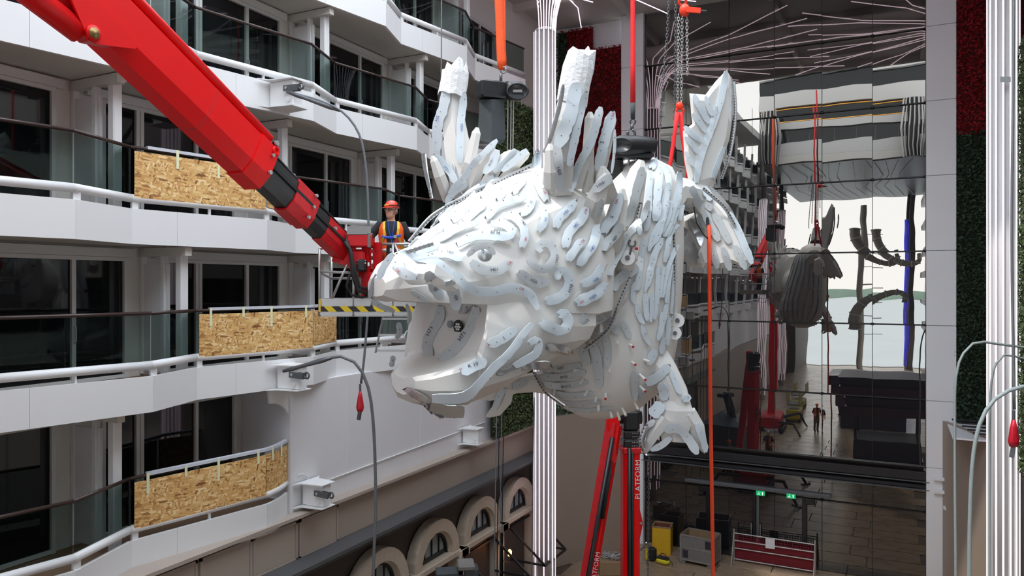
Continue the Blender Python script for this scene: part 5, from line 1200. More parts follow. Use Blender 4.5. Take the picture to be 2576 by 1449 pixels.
# ------------------------------------------------------------------ steel cables and wall brackets
def cable(name, label, pts, rad, mat, cat='cable', group=None, extra=None, n=36):
    P = [W(*p) for p in pts]; Q = [V(q) for q in cat_rom([tuple(p) for p in P], n)]
    r = thing(name, P[-1], label, cat, group); MB().tube(Q, rad, 8).build('wire', mat, r, True); return r
def red_hook(r, p, s=1.0):
    p = V(p); MB().tube([p + V((0, 0, .34 * s)), p + V((0, 0, .18 * s))], .022 * s, 8).build('ferrule', 'shackle', r)
    m = MB(); x = CW(1, 0, 0); m.loft([[p + x * (w * c) + V((0, 0, z)) + CW(0, .035 * s * c2, 0) for c, c2 in ((-1, -.6), (-.5, -1), (.5, -1), (1, -.6), (1, .6), (.5, 1), (-.5, 1), (-1, .6))] for z, w in ((.20 * s, .02 * s), (.08 * s, .045 * s), (-.12 * s, .075 * s), (-.20 * s, .05 * s))]); m.build('hook_sleeve', 'red_hook', r, True)
    MB().bar(p + V((0, 0, -.16 * s)), p + x * -.03 * s + V((0, 0, -.36 * s)), .05 * s, .06 * s).build('hook_tip', 'shackle', r)
c1 = cable('suspension_cable', 'grey wire cable arching from the upper white bracket down behind the basket', [(735, 234, 15.0), (800, 252, 14.9), (860, 280, 14.8), (900, 330, 14.8), (918, 400, 14.8), (926, 520, 14.8), (928, 720, 14.8), (918, 880, 14.8), (908, 965, 14.8)], .024, 'grey_cable'); red_hook(c1, W(906, 1010, 14.8))
c2 = cable('suspension_cable', 'thick grey cable arching from the middle bracket to the floor', [(720, 932, 14.6), (790, 912, 14.5), (850, 896, 14.4), (893, 912, 14.4), (925, 970, 14.4), (940, 1080, 14.4), (945, 1280, 14.4), (938, 1480, 14.4), (930, 2040, 14.4)], .030, 'grey_cable')
for c_, a, b, dd in ((c1, (722, 231), (855, 278), 14.95), (c2, (712, 934), (835, 900), 14.5)):
    A, B = W(*a, dd), W(*b, dd - .1); MB().tube([A, A + (B - A) * .2, A + (B - A) * .35, A + (B - A) * .8, B], [.03, .045, .035, .05, .03], 8).build('turnbuckle', 'shackle', c_, True)
cable('suspension_cable', 'thin vertical wire in front of the upper balconies', [(1113, -700, 14.0), (1110, 200, 14.0), (1109, 470, 14.0)], .012, 'grey_cable')
for i, (x, dd) in enumerate(((1246, 19.0), (1253, 19.2), (1259, 19.5), (1264, 19.8), (1340, 21.5))):
    cable('suspension_cable', ['leftmost thin wire', 'second thin wire from the left', 'third thin wire from the left', 'fourth thin wire from the left', 'rightmost lone wire beside the lit column'][i] + ' in front of the arched windows', [(x + 4, 1000, dd), (x, 1250, dd), (x - 3, 1500, dd), (x - 4, 1690, dd)], .014, 'black_steel' if i % 2 else 'grey_cable')
cable('suspension_cable', 'leftmost pale cable arching in front of the right hedge', [(2640, 884, 17.5), (2576, 874, 17.5), (2500, 864, 17.5), (2455, 861, 17.5), (2422, 892, 17.5), (2404, 960, 17.5), (2402, 1150, 17.5), (2404, 1449, 17.5), (2405, 1800, 17.5)], .030, 'pale_cable')
cable('suspension_cable', 'middle cable arching beside the right lit column', [(2640, 915, 18), (2576, 903, 18), (2530, 892, 18), (2506, 914, 18), (2492, 985, 18), (2490, 1200, 18), (2490, 1449, 18), (2490, 1780, 18)], .026, 'pale_cable')
cable('suspension_cable', 'nearest thick pale cable curving across the lower right corner', [(2650, 975, 13), (2576, 972, 13), (2535, 984, 13), (2492, 1015, 13), (2462, 1075, 13), (2447, 1160, 13), (2440, 1300, 13), (2438, 1500, 13), (2438, 2180, 13)], .034, 'pale_cable')
c3 = cable('suspension_cable', 'grey cable with red hook hanging at the right edge', [(2556, -700, 14), (2549, 200, 14), (2545, 600, 14), (2552, 1030, 14)], .024, 'grey_cable'); red_hook(c3, W(2550, 1090, 14), 1.25)
MB().box(W(2529, 200, 18.76), (.26, .02, .14), rz=TH).build('paper_note', 'badge')
tag(bpy.data.objects['paper_note'], 'white paper tag beside the right lit column', 'tag')

def padeye(loc, label, s=1.0, link_=True, tilt=0.0):
    r = thing('wall_bracket', loc, label, 'bracket', 'white pad eye brackets'); L = V(loc)
    x, y, z = V((1, 0, 0)), V((0, 1, 0)), V((0, 0, 1))
    for zz in (.23, -.25): MB().prism([L + y * -.42 * s + z * zz * s, L + x * .10 * s - y * .26 * s + z * zz * s, L + x * .60 * s - y * .20 * s + z * zz * s, L + x * .60 * s + y * .20 * s + z * zz * s, L + x * .10 * s + y * .26 * s + z * zz * s, L + y * .42 * s + z * zz * s], z * .02).build('gusset', 'white_paint', r)
    MB().bev(L + x * .28 * s, (.56 * s, .26 * s, .46 * s), .02).build('web', 'white_paint', r)
    MB().tube([L + x * .46 * s - z * .12 * s - y * .17 * s, L + x * .46 * s - z * .12 * s - y * .10 * s], .045 * s, 12).build('eye_boss', 'white_paint', r)
    if link_:
        p = L + x * .46 * s + z * .07 * s - y * .16 * s
        for o_ in (-.03, .05): MB().bar(p + y * o_ - x * .08, p + y * o_ + x * .30 + z * -.02, .03, .12).build('link_plate', 'shackle', r)
        MB().tube([p - y * .06, p + y * .08], .032, 10).build('pin', 'steel', r)
        MB().ring(p + x * .36, y, .06, .022, 12, 6).build('shackle', 'shackle', r, True)
    return r
padeye((-11.50, 11.75, 3.92), 'upper white wall bracket with grey shackle on the fascia right of the boom', 1.15)
padeye((-11.46, 11.9, -1.90), 'middle white wall bracket with grey shackle under the chipboard panel', 1.05)
padeye((-11.55, 12.75, -4.55), 'lower white wall bracket at the rounded balcony end', 1.05)
padeye((-11.55, 19.6, -4.50), 'farthest white wall bracket on the hull plating near the hedge', .95, False)

# ------------------------------------------------------------------ second lift: upright red mast behind the dragon
ml = thing('mast_lift', W(1586, 1722, 19.9), 'upright red crane mast with black rails standing behind the dragon', 'boom lift')
d = 19.9; mx, my = W(1585, 1200, d).x, W(1585, 1200, d).y; yaw = TH + math.radians(4)
def Ml(r, dd, z): return V((mx, my, 0)) + CW(r, dd, z)
zt_ = W(1585, 1132, d).z
MB().bev(Ml(0, 0, (zt_ + GZ + 1) / 2), (.44, .44, zt_ - GZ - 1), .05, rz=yaw).build('mast', 'red_paint', ml)
MB().bev(Ml(0, 0, zt_ + .02), (.50, .50, .18), .03, rz=yaw).build('mast_collar', 'red_worn', ml)
MB().tube([Ml(-.06, -.26, GZ + 1), Ml(-.06, -.26, zt_ + .12)], .055, 10).build('guide_rail', 'boom_black', ml, True)
MB().tube([Ml(.03, -.25, GZ + 1), Ml(.03, -.25, zt_)], .03, 8).build('guide_rail', 'rubber', ml, True)
for k, (z0, w) in enumerate(((zt_ + .20, .44), (zt_ + .44, .44))):
    MB().bev(Ml(0, 0, z0), (w, w, .2), .03, rz=yaw).build('flange', 'boom_black', ml)
    for i in range(4):
        for j in range(2): MB().ell(Ml(.03 + .045 * i, -.235, z0 - .045 + .09 * j), (.013, .013, .013), 6, 4).build('bolt', 'steel', ml)
MB().bev(Ml(0, .0, zt_ + .80), (.42, .46, .54), .06, rz=yaw).build('slew_head', 'boom_black', ml); MB().tube([Ml(-.30, 0, zt_ + .86), Ml(.30, 0, zt_ + .86)], .17, 16).build('slew_drum', 'boom_black', ml, True)
lettering('lettering', 'PLATFORM', Ml(.175, -.226, zt_ - .72), (0, 0, 1), CW(-1, 0, 0), .20, 'badge', ml, 1.05)
side = MB(); side.prism([Ml(.20, -.1, zt_ - 1.4), Ml(.33, -.1, zt_ - 1.9), Ml(.20, -.1, zt_ - 2.5)], CW(0, .2, 0)); side.build('ram_bracket', 'red_worn', ml); MB().tube([Ml(.27, -.12, zt_ - 1.9), Ml(.27, .12, zt_ - 1.9)], .035, 8).build('pin', 'steel', ml)
A, B = W(1541, 1062, 19.5), W(1468, 1500, 19.2); Bx = A + (B - A) * 1.62
MB().bar(A, Bx, .26, .30, up=(0, 1, 0)).build('jib', 'red_worn', ml); MB().bar(A + V((0, 0, -.1)) + CW(.16, -.02, 0), Bx + CW(.16, -.02, 0), .10, .26, up=(0, 1, 0)).build('jib_flange', 'red_paint', ml)
MB().tube([A + CW(-.03, -.2, -.35), Bx + CW(-.03, -.2, 0)], .06, 10).build('hydraulic_ram', 'boom_black', ml, True)
MB().bev(A + V((0, 0, .0)), (.34, .3, .5), .05, rz=yaw).build('jib_head', 'red_paint', ml)
MB().prism([W(1545, 1100, 19.3), W(1552, 1150, 19.3), W(1549, 1165, 19.3), W(1538, 1164, 19.3), W(1530, 1110, 19.3)], CW(0, .15, 0)).build('link_plate', 'red_worn', ml)
MB().tube([W(1540, 1160, 19.3), W(1530, 1215, 19.2), W(1516, 1305, 19.1)], [.02, .05, .05], 8).build('hydraulic_ram', 'rubber', ml, True)
t_ = (Bx - A).normalized(); lettering('lettering', 'PLATFORM', A + t_ * 3.7 + CW(.16, -.17, 0), -t_, CW(-1, 0, 0), .17, 'badge', ml)
mb_ = V((mx + .1, my - .3, GZ)); MB().bev(mb_ + V((0, 0, .65)), (1.3, 2.0, .75), .1).build('chassis', 'red_worn', ml)
for sx in (-1, 1):
    MB().bev(mb_ + V((sx * .6, 0, .26)), (.32, 2.2, .5), .15).build('track', 'rubber', ml)
    for sy in (-1, 1):
        MB().tube([mb_ + V((sx * .5, sy * .8, .8)), mb_ + V((sx * 1.5, sy * 1.7, 1.0)), mb_ + V((sx * 2.1, sy * 2.3, .08))], [.09, .08, .06], 8).build('outrigger', 'boom_black', ml)
        MB().bev(mb_ + V((sx * 2.1, sy * 2.3, .04)), (.5, .14, .06), .01, rz=sx * sy * .7).build('outrigger_foot', 'boom_black', ml)

# ------------------------------------------------------------------ lit columns with fanning light strips
def light_column(x, y, label, side, led='led', ztop=8.4, fan=True, zb=None, reach=(5.5, 9.5), zc=10.45, n=14, r=.34):
    zb = GZ if zb is None else zb
    c = thing('light_column', (x, y, zb), label, 'column', 'columns wrapped in light strips')
    MB().tube([(x, y, zb), (x, y, ztop + .1)], r * .88, 24).build('shaft', 'column_white', c, True)
    MB().tube([(x, y, ztop + .1), (x, y, zc + .4)], r * .55, 16).build('core', 'dark_wall', c, True)
    MB().tube([(x, y, ztop), (x, y, ztop + .06)], r * 1.05, 24).build('collar', 'column_white', c, True)
    rg = random.Random(int(x * 10 + y))
    for k in range(n):
        a = 2 * math.pi * k / n + .12; dx, dy = math.cos(a), math.sin(a)
        MB().bar((x + dx * r * .93, y + dy * r * .93, zb + (.5 if k % 2 else 1.2)), (x + dx * r * .93, y + dy * r * .93, ztop), .05, .07, up=(dx, dy, 0)).build('strip_rail', 'column_white', c)
        pts = [(x + dx * r * 1.04, y + dy * r * 1.04, zb + (.5 if k % 2 else 1.2)), (x + dx * r * 1.04, y + dy * r * 1.04, ztop)]
        inward = (dx * side > -.35)
        if fan and inward:
            ln = rg.uniform(*reach) * (1.0 if dx * side > .2 else .55)
            for t in np.linspace(0, 1, 7)[1:]:
                rr = r * 1.04 + (1 - math.cos(t * math.pi / 2)) * 1.15; zz = ztop + math.sin(t * math.pi / 2) * (zc - ztop); pts.append((x + dx * rr, y + dy * rr, zz))
            ex, ey = x + dx * (r + ln), y + dy * (r + ln) * .8; ey = max(18.2, min(ey, DY - .5))
            mid = V(pts[-1]).lerp(V((ex, ey, zc)), .5) + V((-dy, dx, 0)) * .35; pts += [tuple(mid), (ex, ey, zc)]
        MB().tube(pts, .020, 6).build('light_strip', led, c, True)
        if fan and dx * side > -.2:                # finer strips that only start at the flare
            a2 = a + math.pi / n; dx, dy = math.cos(a2), math.sin(a2); q_ = [(x + dx * r * 1.04, y + dy * r * 1.04, ztop)]
            for t in np.linspace(0, 1, 7)[1:]:
                rr = r * 1.04 + (1 - math.cos(t * math.pi / 2)) * 1.15; q_.append((x + dx * rr, y + dy * rr, ztop + math.sin(t * math.pi / 2) * (zc - ztop)))
            ln = rg.uniform(*reach); e2 = V((x + dx * (r + ln), max(18.2, min(y + dy * (r + ln) * .8, DY - .5)), zc)); q_ += [tuple(V(q_[-1]).lerp(e2, .5) + V((dy, -dx, 0)) * .3), tuple(e2)]
            MB().tube(q_, .020, 6).build('light_strip', led, c, True)
    return c
light_column(-10.35, 22.8, 'white column ringed with light strips behind the tall horn', 1)
light_column(2.48, 22.8, 'white column with light strips at the right picture edge', -1)
light_column(-10.45, -11.6, 'nearer lit column in the mirror reflection of the far end', 1, fan=False, ztop=7.5)
light_column(-10.45, -23.5, 'farther lit column in the mirror reflection of the far end', 1, fan=False, ztop=7.5)
light_column(1.5, -46, 'blue lit column in the mirror reflection', -1, 'led_blue', fan=False, ztop=8)

# ------------------------------------------------------------------ awning frames and wall lamp by the arches
def awning(y0, y1, label):
    f = thing('awning_frame', (-11.4, (y0 + y1) / 2, -9.1), label, 'awning frame', 'black awning frames'); z0, z1, xa, xb = -9.1, -8.05, -11.4, -10.1
    for y in (y0, y1):
        MB().bar((xa, y, z1), (xb, y, z0), .06, .06).build('strut', 'black_steel', f); MB().bar((xa, y, z0), (xb, y, z0), .06, .06).build('arm', 'black_steel', f)
    MB().bar((xb, y0, z0), (xb, y1, z0), .06, .06).build('front_bar', 'black_steel', f); MB().bar((xa, y0, z1), (xa, y1, z1), .06, .06).build('wall_bar', 'black_steel', f)
awning(22.3, 24.0, 'empty black awning frame under the farthest arched window'); awning(19.3, 21.2, 'empty black awning frame under the second farthest arched window')
lp_ = thing('wall_lamp', (-11.05, 21.48, -8.75), 'small lit wall lamp with orange glow between the arched windows', 'lamp')
MB().tube([(-11.2, 21.48, -8.85), (-11.0, 21.48, -8.90), (-10.98, 21.48, -8.72)], .018, 6).build('arm', 'brass', lp_); MB().tube([(-10.98, 21.48, -8.72), (-10.98, 21.48, -8.66)], [.05, .06], 10).build('cup', 'brass', lp_)
MB().tube([(-10.98, 21.48, -8.66), (-10.98, 21.48, -8.52), (-10.98, 21.48, -8.46)], [.055, .07, .03], 10).build('shade', 'lamp_glow', lp_, True)
st = thing('equipment_stack', W(1150, 1440, 16.5), 'dark grey machine top in front of the arched windows at the bottom edge', 'machine')
MB().bev(W(1172, 1420, 16.5), (.36, .5, .10), .02, rz=.6).build('cover', 'crate_grey', st); MB().bev(W(1185, 1436, 16.5), (.30, .4, .20), .02, rz=.6).build('housing', 'bag_grey', st); MB().bev(W(1125, 1446, 16.5), (.5, .4, .22), .02, rz=.6).build('housing', 'bag_grey', st); MB().bar(W(1160, 1446, 16.5), WZ(1160, 2010, GZ), .3, .3).build('stand', 'boom_black', st)

# ------------------------------------------------------------------ things on the promenade floor in front of the glass
def G_(px, py): return WZ(px, py, GZ + .02)
yb = thing('metal_bin', G_(1660, 1396), 'tall yellow steel bin with rusty inside next to the glass wall', 'bin'); p = yb.location.copy(); rzb = .12
def openbox(par, c, sx, sy, sz, t, rz, mat, inner, name='side_panel'):
    Mz = Matrix.Rotation(rz, 3, 'Z')
    for (ox, oy, wx, wy) in ((0, -sy / 2, sx, t), (0, sy / 2, sx, t), (-sx / 2, 0, t, sy), (sx / 2, 0, t, sy)): MB().box(V(c) + Mz @ V((ox, oy, sz / 2)), (wx, wy, sz), rz=rz).build(name, mat, par)
    for (ox, oy, wx, wy) in ((0, -sy / 2 + t, sx - t, .01), (0, sy / 2 - t, sx - t, .01), (-sx / 2 + t, 0, .01, sy - t), (sx / 2 - t, 0, .01, sy - t)): MB().box(V(c) + Mz @ V((ox, oy, sz / 2)), (wx, wy, sz - .04), rz=rz).build('lining', inner, par)
    MB().box(V(c) + V((0, 0, .04)), (sx, sy, .05), rz=rz).build('bottom', inner, par)
openbox(yb, p + V((0, .38, 0)), .66, .66, 1.02, .03, rzb, 'yellow_paint', 'rust')
for o_ in ((0, -.33, .70, .05), (0, .33, .70, .05), (-.33, 0, .05, .70), (.33, 0, .05, .70)): MB().box(p + V((0, .38, 1.03)) + Matrix.Rotation(rzb, 3, 'Z') @ V((o_[0], o_[1], 0)), (o_[2], o_[3], .05), rz=rzb).build('rim', 'crate_wood', yb)
cr8 = thing('storage_crate', G_(1755, 1424), 'open grey metal crate on the floor left of the red netting', 'crate'); p = cr8.location.copy(); rzc = -.10
openbox(cr8, p + V((0, .45, .10)), 1.20, .85, .95, .02, rzc, 'crate_grey', 'crate_wood')
Mz = Matrix.Rotation(rzc, 3, 'Z')
for sx in (-.6, .6):
    for sy in (-.425, .425): MB().box(p + V((0, .45, .5)) + Mz @ V((sx, sy, 0)), (.06, .06, 1.02), rz=rzc).build('corner_post', 'steel', cr8); MB().box(p + V((0, .45, .05)) + Mz @ V((sx * .85, sy, 0)), (.2, .12, .1), rz=rzc).build('foot', 'crate_grey', cr8)
for z in (.14, .58, 1.03):
    for sy in (-.43, .43): MB().box(p + V((0, .45, z)) + Mz @ V((0, sy, 0)), (1.2, .04, .05), rz=rzc).build('frame_rail', 'steel', cr8)
    for sx in (-.6, .6): MB().box(p + V((0, .45, z)) + Mz @ V((sx, 0, 0)), (.04, .85, .05), rz=rzc).build('frame_rail', 'steel', cr8)
for sx, z in ((-.42, .36), (.42, .8)): MB().box(p + V((0, .45, z)) + Mz @ V((sx, -.44, 0)), (.20, .01, .28), rz=rzc).build('label_plate', 'kiosk', cr8)
bz = thing('crowd_barrier', (-4.6, 28.55, GZ), 'grey tube barrier with dark red debris netting before the glass doors', 'barrier')
xa, xb = G_(1850, 1404).x, G_(2052, 1436).x
for x in (xa, xb): MB().tube([(x, 28.55, GZ), (x, 28.55, GZ + 1.2)], .03, 8).build('post', 'steel', bz)
for z in (.10, .50, .78, 1.05): MB().tube([(xa, 28.55, GZ + z), (xb, 28.55, GZ + z)], .024, 8).build('rail', 'steel', bz)
for s, x in ((-1, xa), (1, xb)): MB().tube([(x, 28.55, GZ + 1.05), (x, 28.0, GZ)], .022, 8).build('brace', 'steel', bz)
m = MB()
for i in range(int((xb - xa) / .09)): m.box((xa + .06 + .09 * i, 28.60, GZ + .52), (.018, .008, .98))
for k in range(12): m.box(((xa + xb) / 2, 28.60, GZ + .06 + .083 * k), (xb - xa - .06, .008, .022))
nt_ = m.build('netting', 'net_red', bz); nt_['kind'] = 'stuff'
MB().box(((xa + xb) / 2, 28.63, GZ + .45), (xb - xa - .1, .01, .75)).build('net_sheet', 'net_red', bz)
MB().box((xa + (xb - xa) * .46, 28.53, GZ + .86), (.32, .008, .36)).build('notice', 'badge', bz)
bg1 = thing('tool_bag', G_(1668, 1420), 'yellow and black tool bag lying beside the yellow bin', 'bag'); p = bg1.location; MB().bev(p + V((0, 0, .13)), (.50, .26, .18), .06, rz=-.2).build('bag_body', 'bag_yellow', bg1); MB().bev(p + V((0, 0, .24)), (.46, .22, .08), .03, rz=-.2).build('bag_top', 'bag_black', bg1); MB().ring(p + V((0, 0, .28)), (0, 1, 0), .12, .014, 12, 6).build('handle', 'bag_black', bg1, True); MB().tube([p + V((.24, 0, .2)), p + V((.36, -.05, .12)), p + V((.38, -.1, .03))], .014, 6).build('strap', 'bag_black', bg1)
bg2 = thing('tool_bag', G_(1637, 1410), 'upright black and yellow backpack leaning at the bin by the mast', 'bag'); p = bg2.location; MB().bev(p + V((.06, 0, .26)), (.30, .26, .50), .07).build('bag_body', 'bag_black', bg2); MB().bev(p + V((-.12, -.05, .24)), (.10, .2, .44), .04).build('bag_side', 'bag_yellow', bg2)
ch = thing('hand_chain', W(1632, 1449, 20), 'long dark hand chain hanging down beside the white pier', 'chain')
chain([(1633, 1150), (1631, 1300), (1630, 1449), (1630, 1600)], 20, 'links', 'shackle', ch, 6.5, 2.6)
MB().bev(G_(1540, 1440) + V((0, 0, .25)), (.95, .7, .5), .02, rz=TH).build('timber_box', 'crate_wood'); tb = tag(bpy.data.objects['timber_box'], 'wooden box of fittings at the foot of the red masts', 'box')
pf = thing('pipe_fittings', G_(1540, 1440) + V((0, 0, .52)), 'grey metal fittings heaped on the wooden box', 'fittings')
rg = random.Random(5)
for k in range(14): MB().tube([pf.location + V((rg.uniform(-.38, .38), rg.uniform(-.28, .28), 0)), pf.location + V((rg.uniform(-.38, .38), rg.uniform(-.28, .28), .12))], .03, 6).build('pipe', 'steel', pf)
for i, (x, lab) in enumerate(((1913, 'left green exit sign above the glass doors'), (1990, 'right green exit sign above the glass doors'))):
    e = thing('exit_sign', WY(x, 1241 + i * 7, DY - .12), lab, 'sign', 'green exit signs'); p = e.location
    MB().bev(p, (.31, .05, .17), .01).build('sign_box', 'exit_green', e)
    MB().box(p + V((.075, -.03, -.01)), (.025, .006, .08)).build('arrow', 'exit_white', e); MB().prism([p + V((.045, -.028, .025)), p + V((.105, -.028, .025)), p + V((.075, -.028, .062))], (0, -.006, 0)).build('arrow_head', 'exit_white', e)
    MB().tube([p + V((-.10, -.03, -.05)), p + V((-.06, -.03, 0)), p + V((-.02, -.03, -.05))], .009, 5).build('running_figure', 'exit_white', e); MB().ell(p + V((-.045, -.03, .045)), (.014, .006, .014), 8, 6).build('figure_head', 'exit_white', e)
cn = thing('fixture', WY(2500, 1250, DY - .3), 'small white spotlight on the right pier', 'spotlight'); cn.location = V((1.55, DY - .35, -7.35)); MB().bev(cn.location, (.16, .2, .14), .02, rz=.4).build('housing', 'pier_white', cn); MB().bar(cn.location, cn.location + V((-.1, .3, .1)), .03, .03).build('arm', 'pier_white', cn)
# ------------------------------------------------------------------ the far end of the promenade, seen in the mirror
fb_me = None
m = MB()
for a, b in ((A_, B_), (B_, C2_)):
    seg_bar(m, a, b, 0, .615, .07); mid_ = (a + b) / 2
    t = (b - a).normalized(); n_ = V((t.y, -t.x, 0))
    m.bar(a + V((-.05, 0, .80)), b + V((-.05, 0, .80)), .13, .13)
    m.bar(a + V((-.05, 0, 1.68)), b + V((-.05, 0, 1.68)), .05, .05, mi=1); m.bar(a + V((-.06, 0, 1.26)), b + V((-.06, 0, 1.26)), .015, .76, mi=1)
m.box((-12.35, .97, .06), (1.26, 3.98, .10)); m.box((-11.72, .1, 1.64), (.17, .17, 2.38)); m.box((-12.56, 0, 1.55), (.8, .04, 2.05))
for a, b in ((.56, 1.18), (1.35, 2.55), (-1.0, -.44)): m.box((XW + .03, (a + b) / 2, 1.56), (.03, b - a, 2.16), mi=1)
k = 0
NTH = ['first', 'second', 'third', 'fourth', 'fifth', 'sixth', 'seventh', 'eighth', 'ninth', 'tenth', 'eleventh']
for dk in range(0, 5):
    k = 0
    for i in range(-9, 2):
        y = i * 4 + (.4 if dk % 2 else 1.77)
        if y > 2.5 or y < -35: continue
        if fb_me is None: o = m.build('balcony', ['white_paint', 'dark_glass_far']); fb_me = o.data
        else: o = link('balcony', fb_me)
        o.location = (0, y, DECKS[dk]); tag(o, 'small white balcony reflected in the mirror, %s, %s from the far end' % (['topmost row', 'upper middle row', 'middle row', 'lower middle row', 'lowest row'][dk], NTH[k]), 'balcony', 'balconies reflected in the mirror wall, row %d' % (dk + 1)); k += 1
MB().box((-11.75, -15, -7.7), (.5, 46, 5.2)).build('wall_left_far', 'tan_wall')['kind'] = 'structure'
MB().box((-11.95, -17.4, -3.62), (.6, 41.2, 2.88)).build('wall_left_far_hull', 'white_wall')['kind'] = 'structure'
# bridge decks across the promenade
br = struct('wall_bridge')
for z0, z1, mt in ((21.6, 26.0, 'hull_white'), (20.0, 21.6, 'dark_glass_far'), (18.8, 20.0, 'hull_white'), (17.3, 18.8, 'dark_glass_far'), (15.9, 17.3, 'hull_white'), (14.6, 15.9, 'dark_glass_far'), (13.9, 14.6, 'hull_white'), (12.7, 13.9, 'dark_glass_far'), (11.7, 12.7, 'hull_white'), (10.9, 11.7, 'cream_wall')):
    MB().box((-4.0, -14.3 - (0 if mt == 'dark_glass_far' else -.35), (z0 + z1) / 2), (14.2, .6, z1 - z0 - .01)).build('deck_band', mt, br)
for z in (15.75, 14.72): MB().box((-4.0, -13.93, z), (14.0, .05, .06)).build('warm_light', 'gold_lamp', br)
for i in range(8): MB().box((-10.3 + 1.8 * i, -13.95, 13.3), (.06, .06, 1.2)).build('mullion', 'rail_grey', br)
MB().box((-4.0, -31, 11.0), (14.6, 34, .4)).build('ceiling_far', 'ceiling_dark')['kind'] = 'structure'
for i in range(12):
    x = -9.4 + i * 1.0; MB().tube([(x, -15, 10.75), (x + .8 * math.sin(i), -24, 10.74), (x - .6, -34, 10.74), (x + .4, -46, 10.74)], .03, 5).build('ceiling_strip', 'column_white', bpy.data.objects['ceiling_far'])
# shops and side walls at the far end
MB().box((-11.2, -42.5, -3), (1.2, 13, 14.5)).build('wall_far_left', 'dark_wall')['kind'] = 'structure'
MB().box((1.9, -46.5, 0), (.5, 5, 21)).build('wall_far_right', 'dark_wall')['kind'] = 'structure'
# curved glazed lift shafts
for x, lab in ((-9.9, 'slatted round lantern reflected at the left of the bridge'), (1.6, 'slatted round lantern reflected at the right of the bridge')):
    s = thing('slat_lantern', (x, -12.2, 10), lab, 'lantern')
    for i in range(16):
        a = 2 * math.pi * i / 16; MB().tube([(x + .7 * math.cos(a), -12.2 + .7 * math.sin(a), 15.5), (x + .95 * math.cos(a), -12.2 + .95 * math.sin(a), 13), (x + .7 * math.cos(a), -12.2 + .7 * math.sin(a), 10.6)], .06, 5).build('slat', 'steel', s)
    MB().tube([(x, -12.2, 10.6), (x, -12.2, 15.5)], .5, 14).build('core', 'black_steel', s)
# tiered dark kiosk
ks = thing('kiosk', (-1.2, 9.0, GZ), 'dark tiered kiosk with plum bands reflected in the lower glass', 'kiosk')
def tier(z0, z1, w0, w1, d_, mat):
    m = MB(); c = V((-.4, 7.6, 0)); m.loft([[c + V((x * w / 2, y * d_ / 2 * w / w0, z)) for x, y in ((-1, -1), (1, -1), (1, 1), (-1, 1))] for z, w in ((z0, w0), (z1, w1))]); m.build('tier', mat, ks)
zz = GZ + 2.6
for i in range(4): tier(zz, zz + .55, 4.2 + .12 * i, 4.5 + .12 * i, 4.4, 'kiosk' if i % 2 else 'kiosk_band'); zz += .55
MB().bev((-.4, 7.6, GZ + .6), (3.6, 3.8, 1.2), .04).build('counter', 'kiosk', ks)
for sx in (-1.7, 1.7):
    for sy in (-1.7, 1.7): MB().box((-.4 + sx, 7.6 + sy, GZ + 1.5), (.16, .16, 2.4)).build('post', 'kiosk', ks)
k2 = thing('kiosk', (-1.0, 1.0, GZ), 'second dark kiosk with pale roof edge reflected above the first', 'kiosk')
MB().bev((-1.4, -3.5, GZ + 2.2), (5.0, 4.6, 1.5), .06).build('roof_box', 'kiosk_band', k2); MB().bev((-1.4, -3.5, GZ + 3.3), (5.4, 5.0, .7), .05).build('roof_box', 'kiosk', k2); MB().box((-1.4, -3.5, GZ + 3.68), (5.5, 5.1, .05)).build('roof_edge', 'canvas_white', k2); MB().bev((-1.4, -3.5, GZ + .7), (4.4, 4.0, 1.4), .05).build('counter', 'kiosk', k2)
sc_ = thing('site_cabin', (-8.6, 13.4, GZ), 'dark blue grey site cabin with hipped roof reflected low in the glass', 'cabin')
MB().bev((-8.6, 13.4, GZ + 1.15), (2.2, 2.6, 2.3), .03).build('cabin_body', 'cabin_blue', sc_)
MB().loft([[V((-8.6 + x * 1.25, 13.4 + y * 1.45, GZ + 2.3)) for x, y in ((-1, -1), (1, -1), (1, 1), (-1, 1))], [V((-8.6 + x * .2, 13.4 + y * .4, GZ + 2.85)) for x, y in ((-1, -1), (1, -1), (1, 1), (-1, 1))]]).build('cabin_roof', 'cabin_blue', sc_)
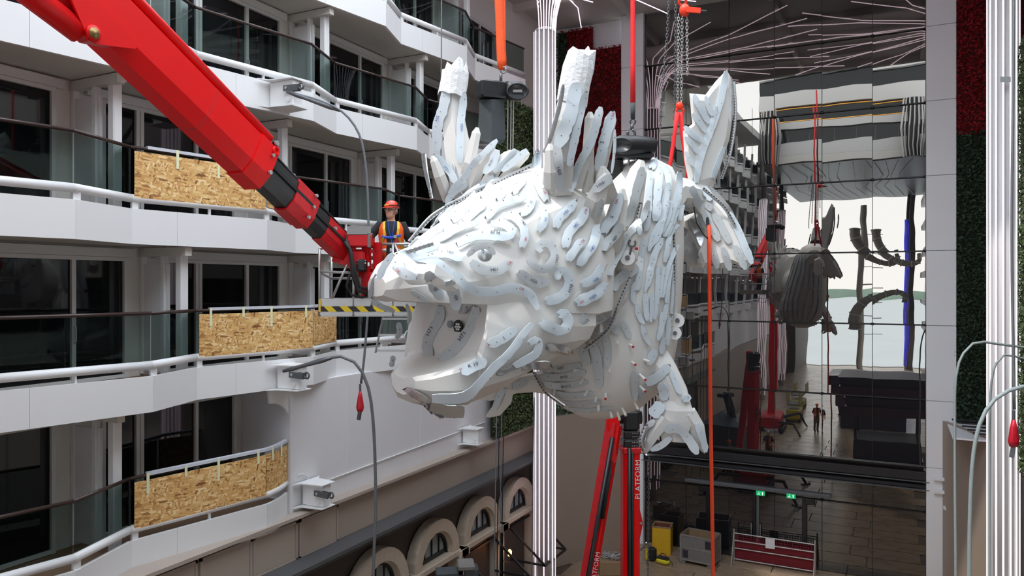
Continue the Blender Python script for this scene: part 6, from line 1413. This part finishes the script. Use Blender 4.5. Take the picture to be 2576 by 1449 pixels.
# parked machines and stacked goods
for i, (x, y, lab) in enumerate(((-6.6, -2.5, 'yellow machine reflected beside the red chassis'), (-6.9, -8, 'second yellow machine reflected farther back'))):
    t = thing('scissor_lift', (x, y, GZ), lab, 'machine'); MB().bev((x, y, GZ + .5), (1.0, 2.0, .6), .06).build('chassis', 'lift_yellow', t); MB().bev((x, y, GZ + 1.2), (.9, 1.9, .12), .03).build('deck', 'crate_grey', t)
    for sx in (-.42, .42): MB().box((x + sx, y, GZ + 1.7), (.05, 1.8, 1.0)).build('guard', 'lift_yellow', t)
    for sx in (-.4, .4):
        for sy in (-.7, .7): MB().tube([(x + sx, y + sy, GZ + .22), (x + sx * 1.3, y + sy, GZ + .22)], .22, 12).build('wheel', 'rubber', t)
for i, (x, y, a, lab) in enumerate(((-6.4, 12.6, .4, 'worker in orange reflected beside the dark red chassis'), (-4.7, 1.5, -.5, 'worker in orange reflected in the middle of the floor'), (-3.9, -6, .9, 'worker reflected farther back on the bright floor'), (-7.9, 16.5, 2.2, 'worker bending by the red mast in the reflection'))):
    person('person', V((x, y, GZ + .02)), a + math.pi, lab, [((-.28, -.02, 1.15), (-.22, -.2, 1.0), (0, -1, -.2)), ((.28, -.02, 1.15), (.22, -.2, 1.0), (0, -1, -.2))], vox=.026, full=False, legs='jeans', helmet='vest_orange' if i % 2 else 'badge')
# twisted tree-like sculptures hanging at the far opening
rg = random.Random(11)
for i, (x, y, z, s, lab) in enumerate(((-4.2, -40, 6.5, 1, 'wrapped twisting sculpture arm reflected against the bright opening'), (-2.0, -42, 6.5, 1, 'second wrapped sculpture arm reflected nearer the blue column'), (-3.5, -30, -4.5, -1, 'wrapped sculpture arm curling up from the floor in the reflection'))):
    t = thing('sculpture_arm', (x, y, z), lab, 'sculpture'); P = []; q_ = V((x, y, z))
    for k in range(16):
        P.append(q_.copy()); a = k * .24; q_ += V((math.sin(a) * .55, .1, s * -(math.cos(a * .7) * .62)))
    MB().tube(P, [.55 - .022 * k for k in range(16)], 10).build('arm', 'prop_grey', t, True)
    for k in range(0, 16, 2): MB().ring(P[k], (P[min(k + 1, 15)] - P[max(k - 1, 0)]), .58 - .022 * k, .07, 12, 5).build('wrapping', 'canvas_white', t)
m = MB().tube([(-3.4, -44, GZ), (-3.4, -44, 9.5)], .35, 10).build('support_pole', 'prop_grey'); tag(m, 'tall grey pole reflected in front of the sea opening', 'pole')
for z in range(-6, 8, 2): MB().tube([(-3.4, -44, z), (-1.2, -44, z)], .05, 5).build('rung', 'prop_grey', m, )
MB().box((0, -900, -24), (4000, 1600, 1)).build('sea', 'sea')['kind'] = 'structure'
m = MB(); rg = random.Random(2)
pts = [(-1200 + 24 * i, rg.uniform(14, 22)) for i in range(101)]
m.loft([[V((x, -1400, -24)), V((x, -1400, -24 + h)), V((x, -1450, -24 + h))] for x, h in pts], closed=False, cap0=False, cap1=False); m.build('shore', 'shore')['kind'] = 'structure'
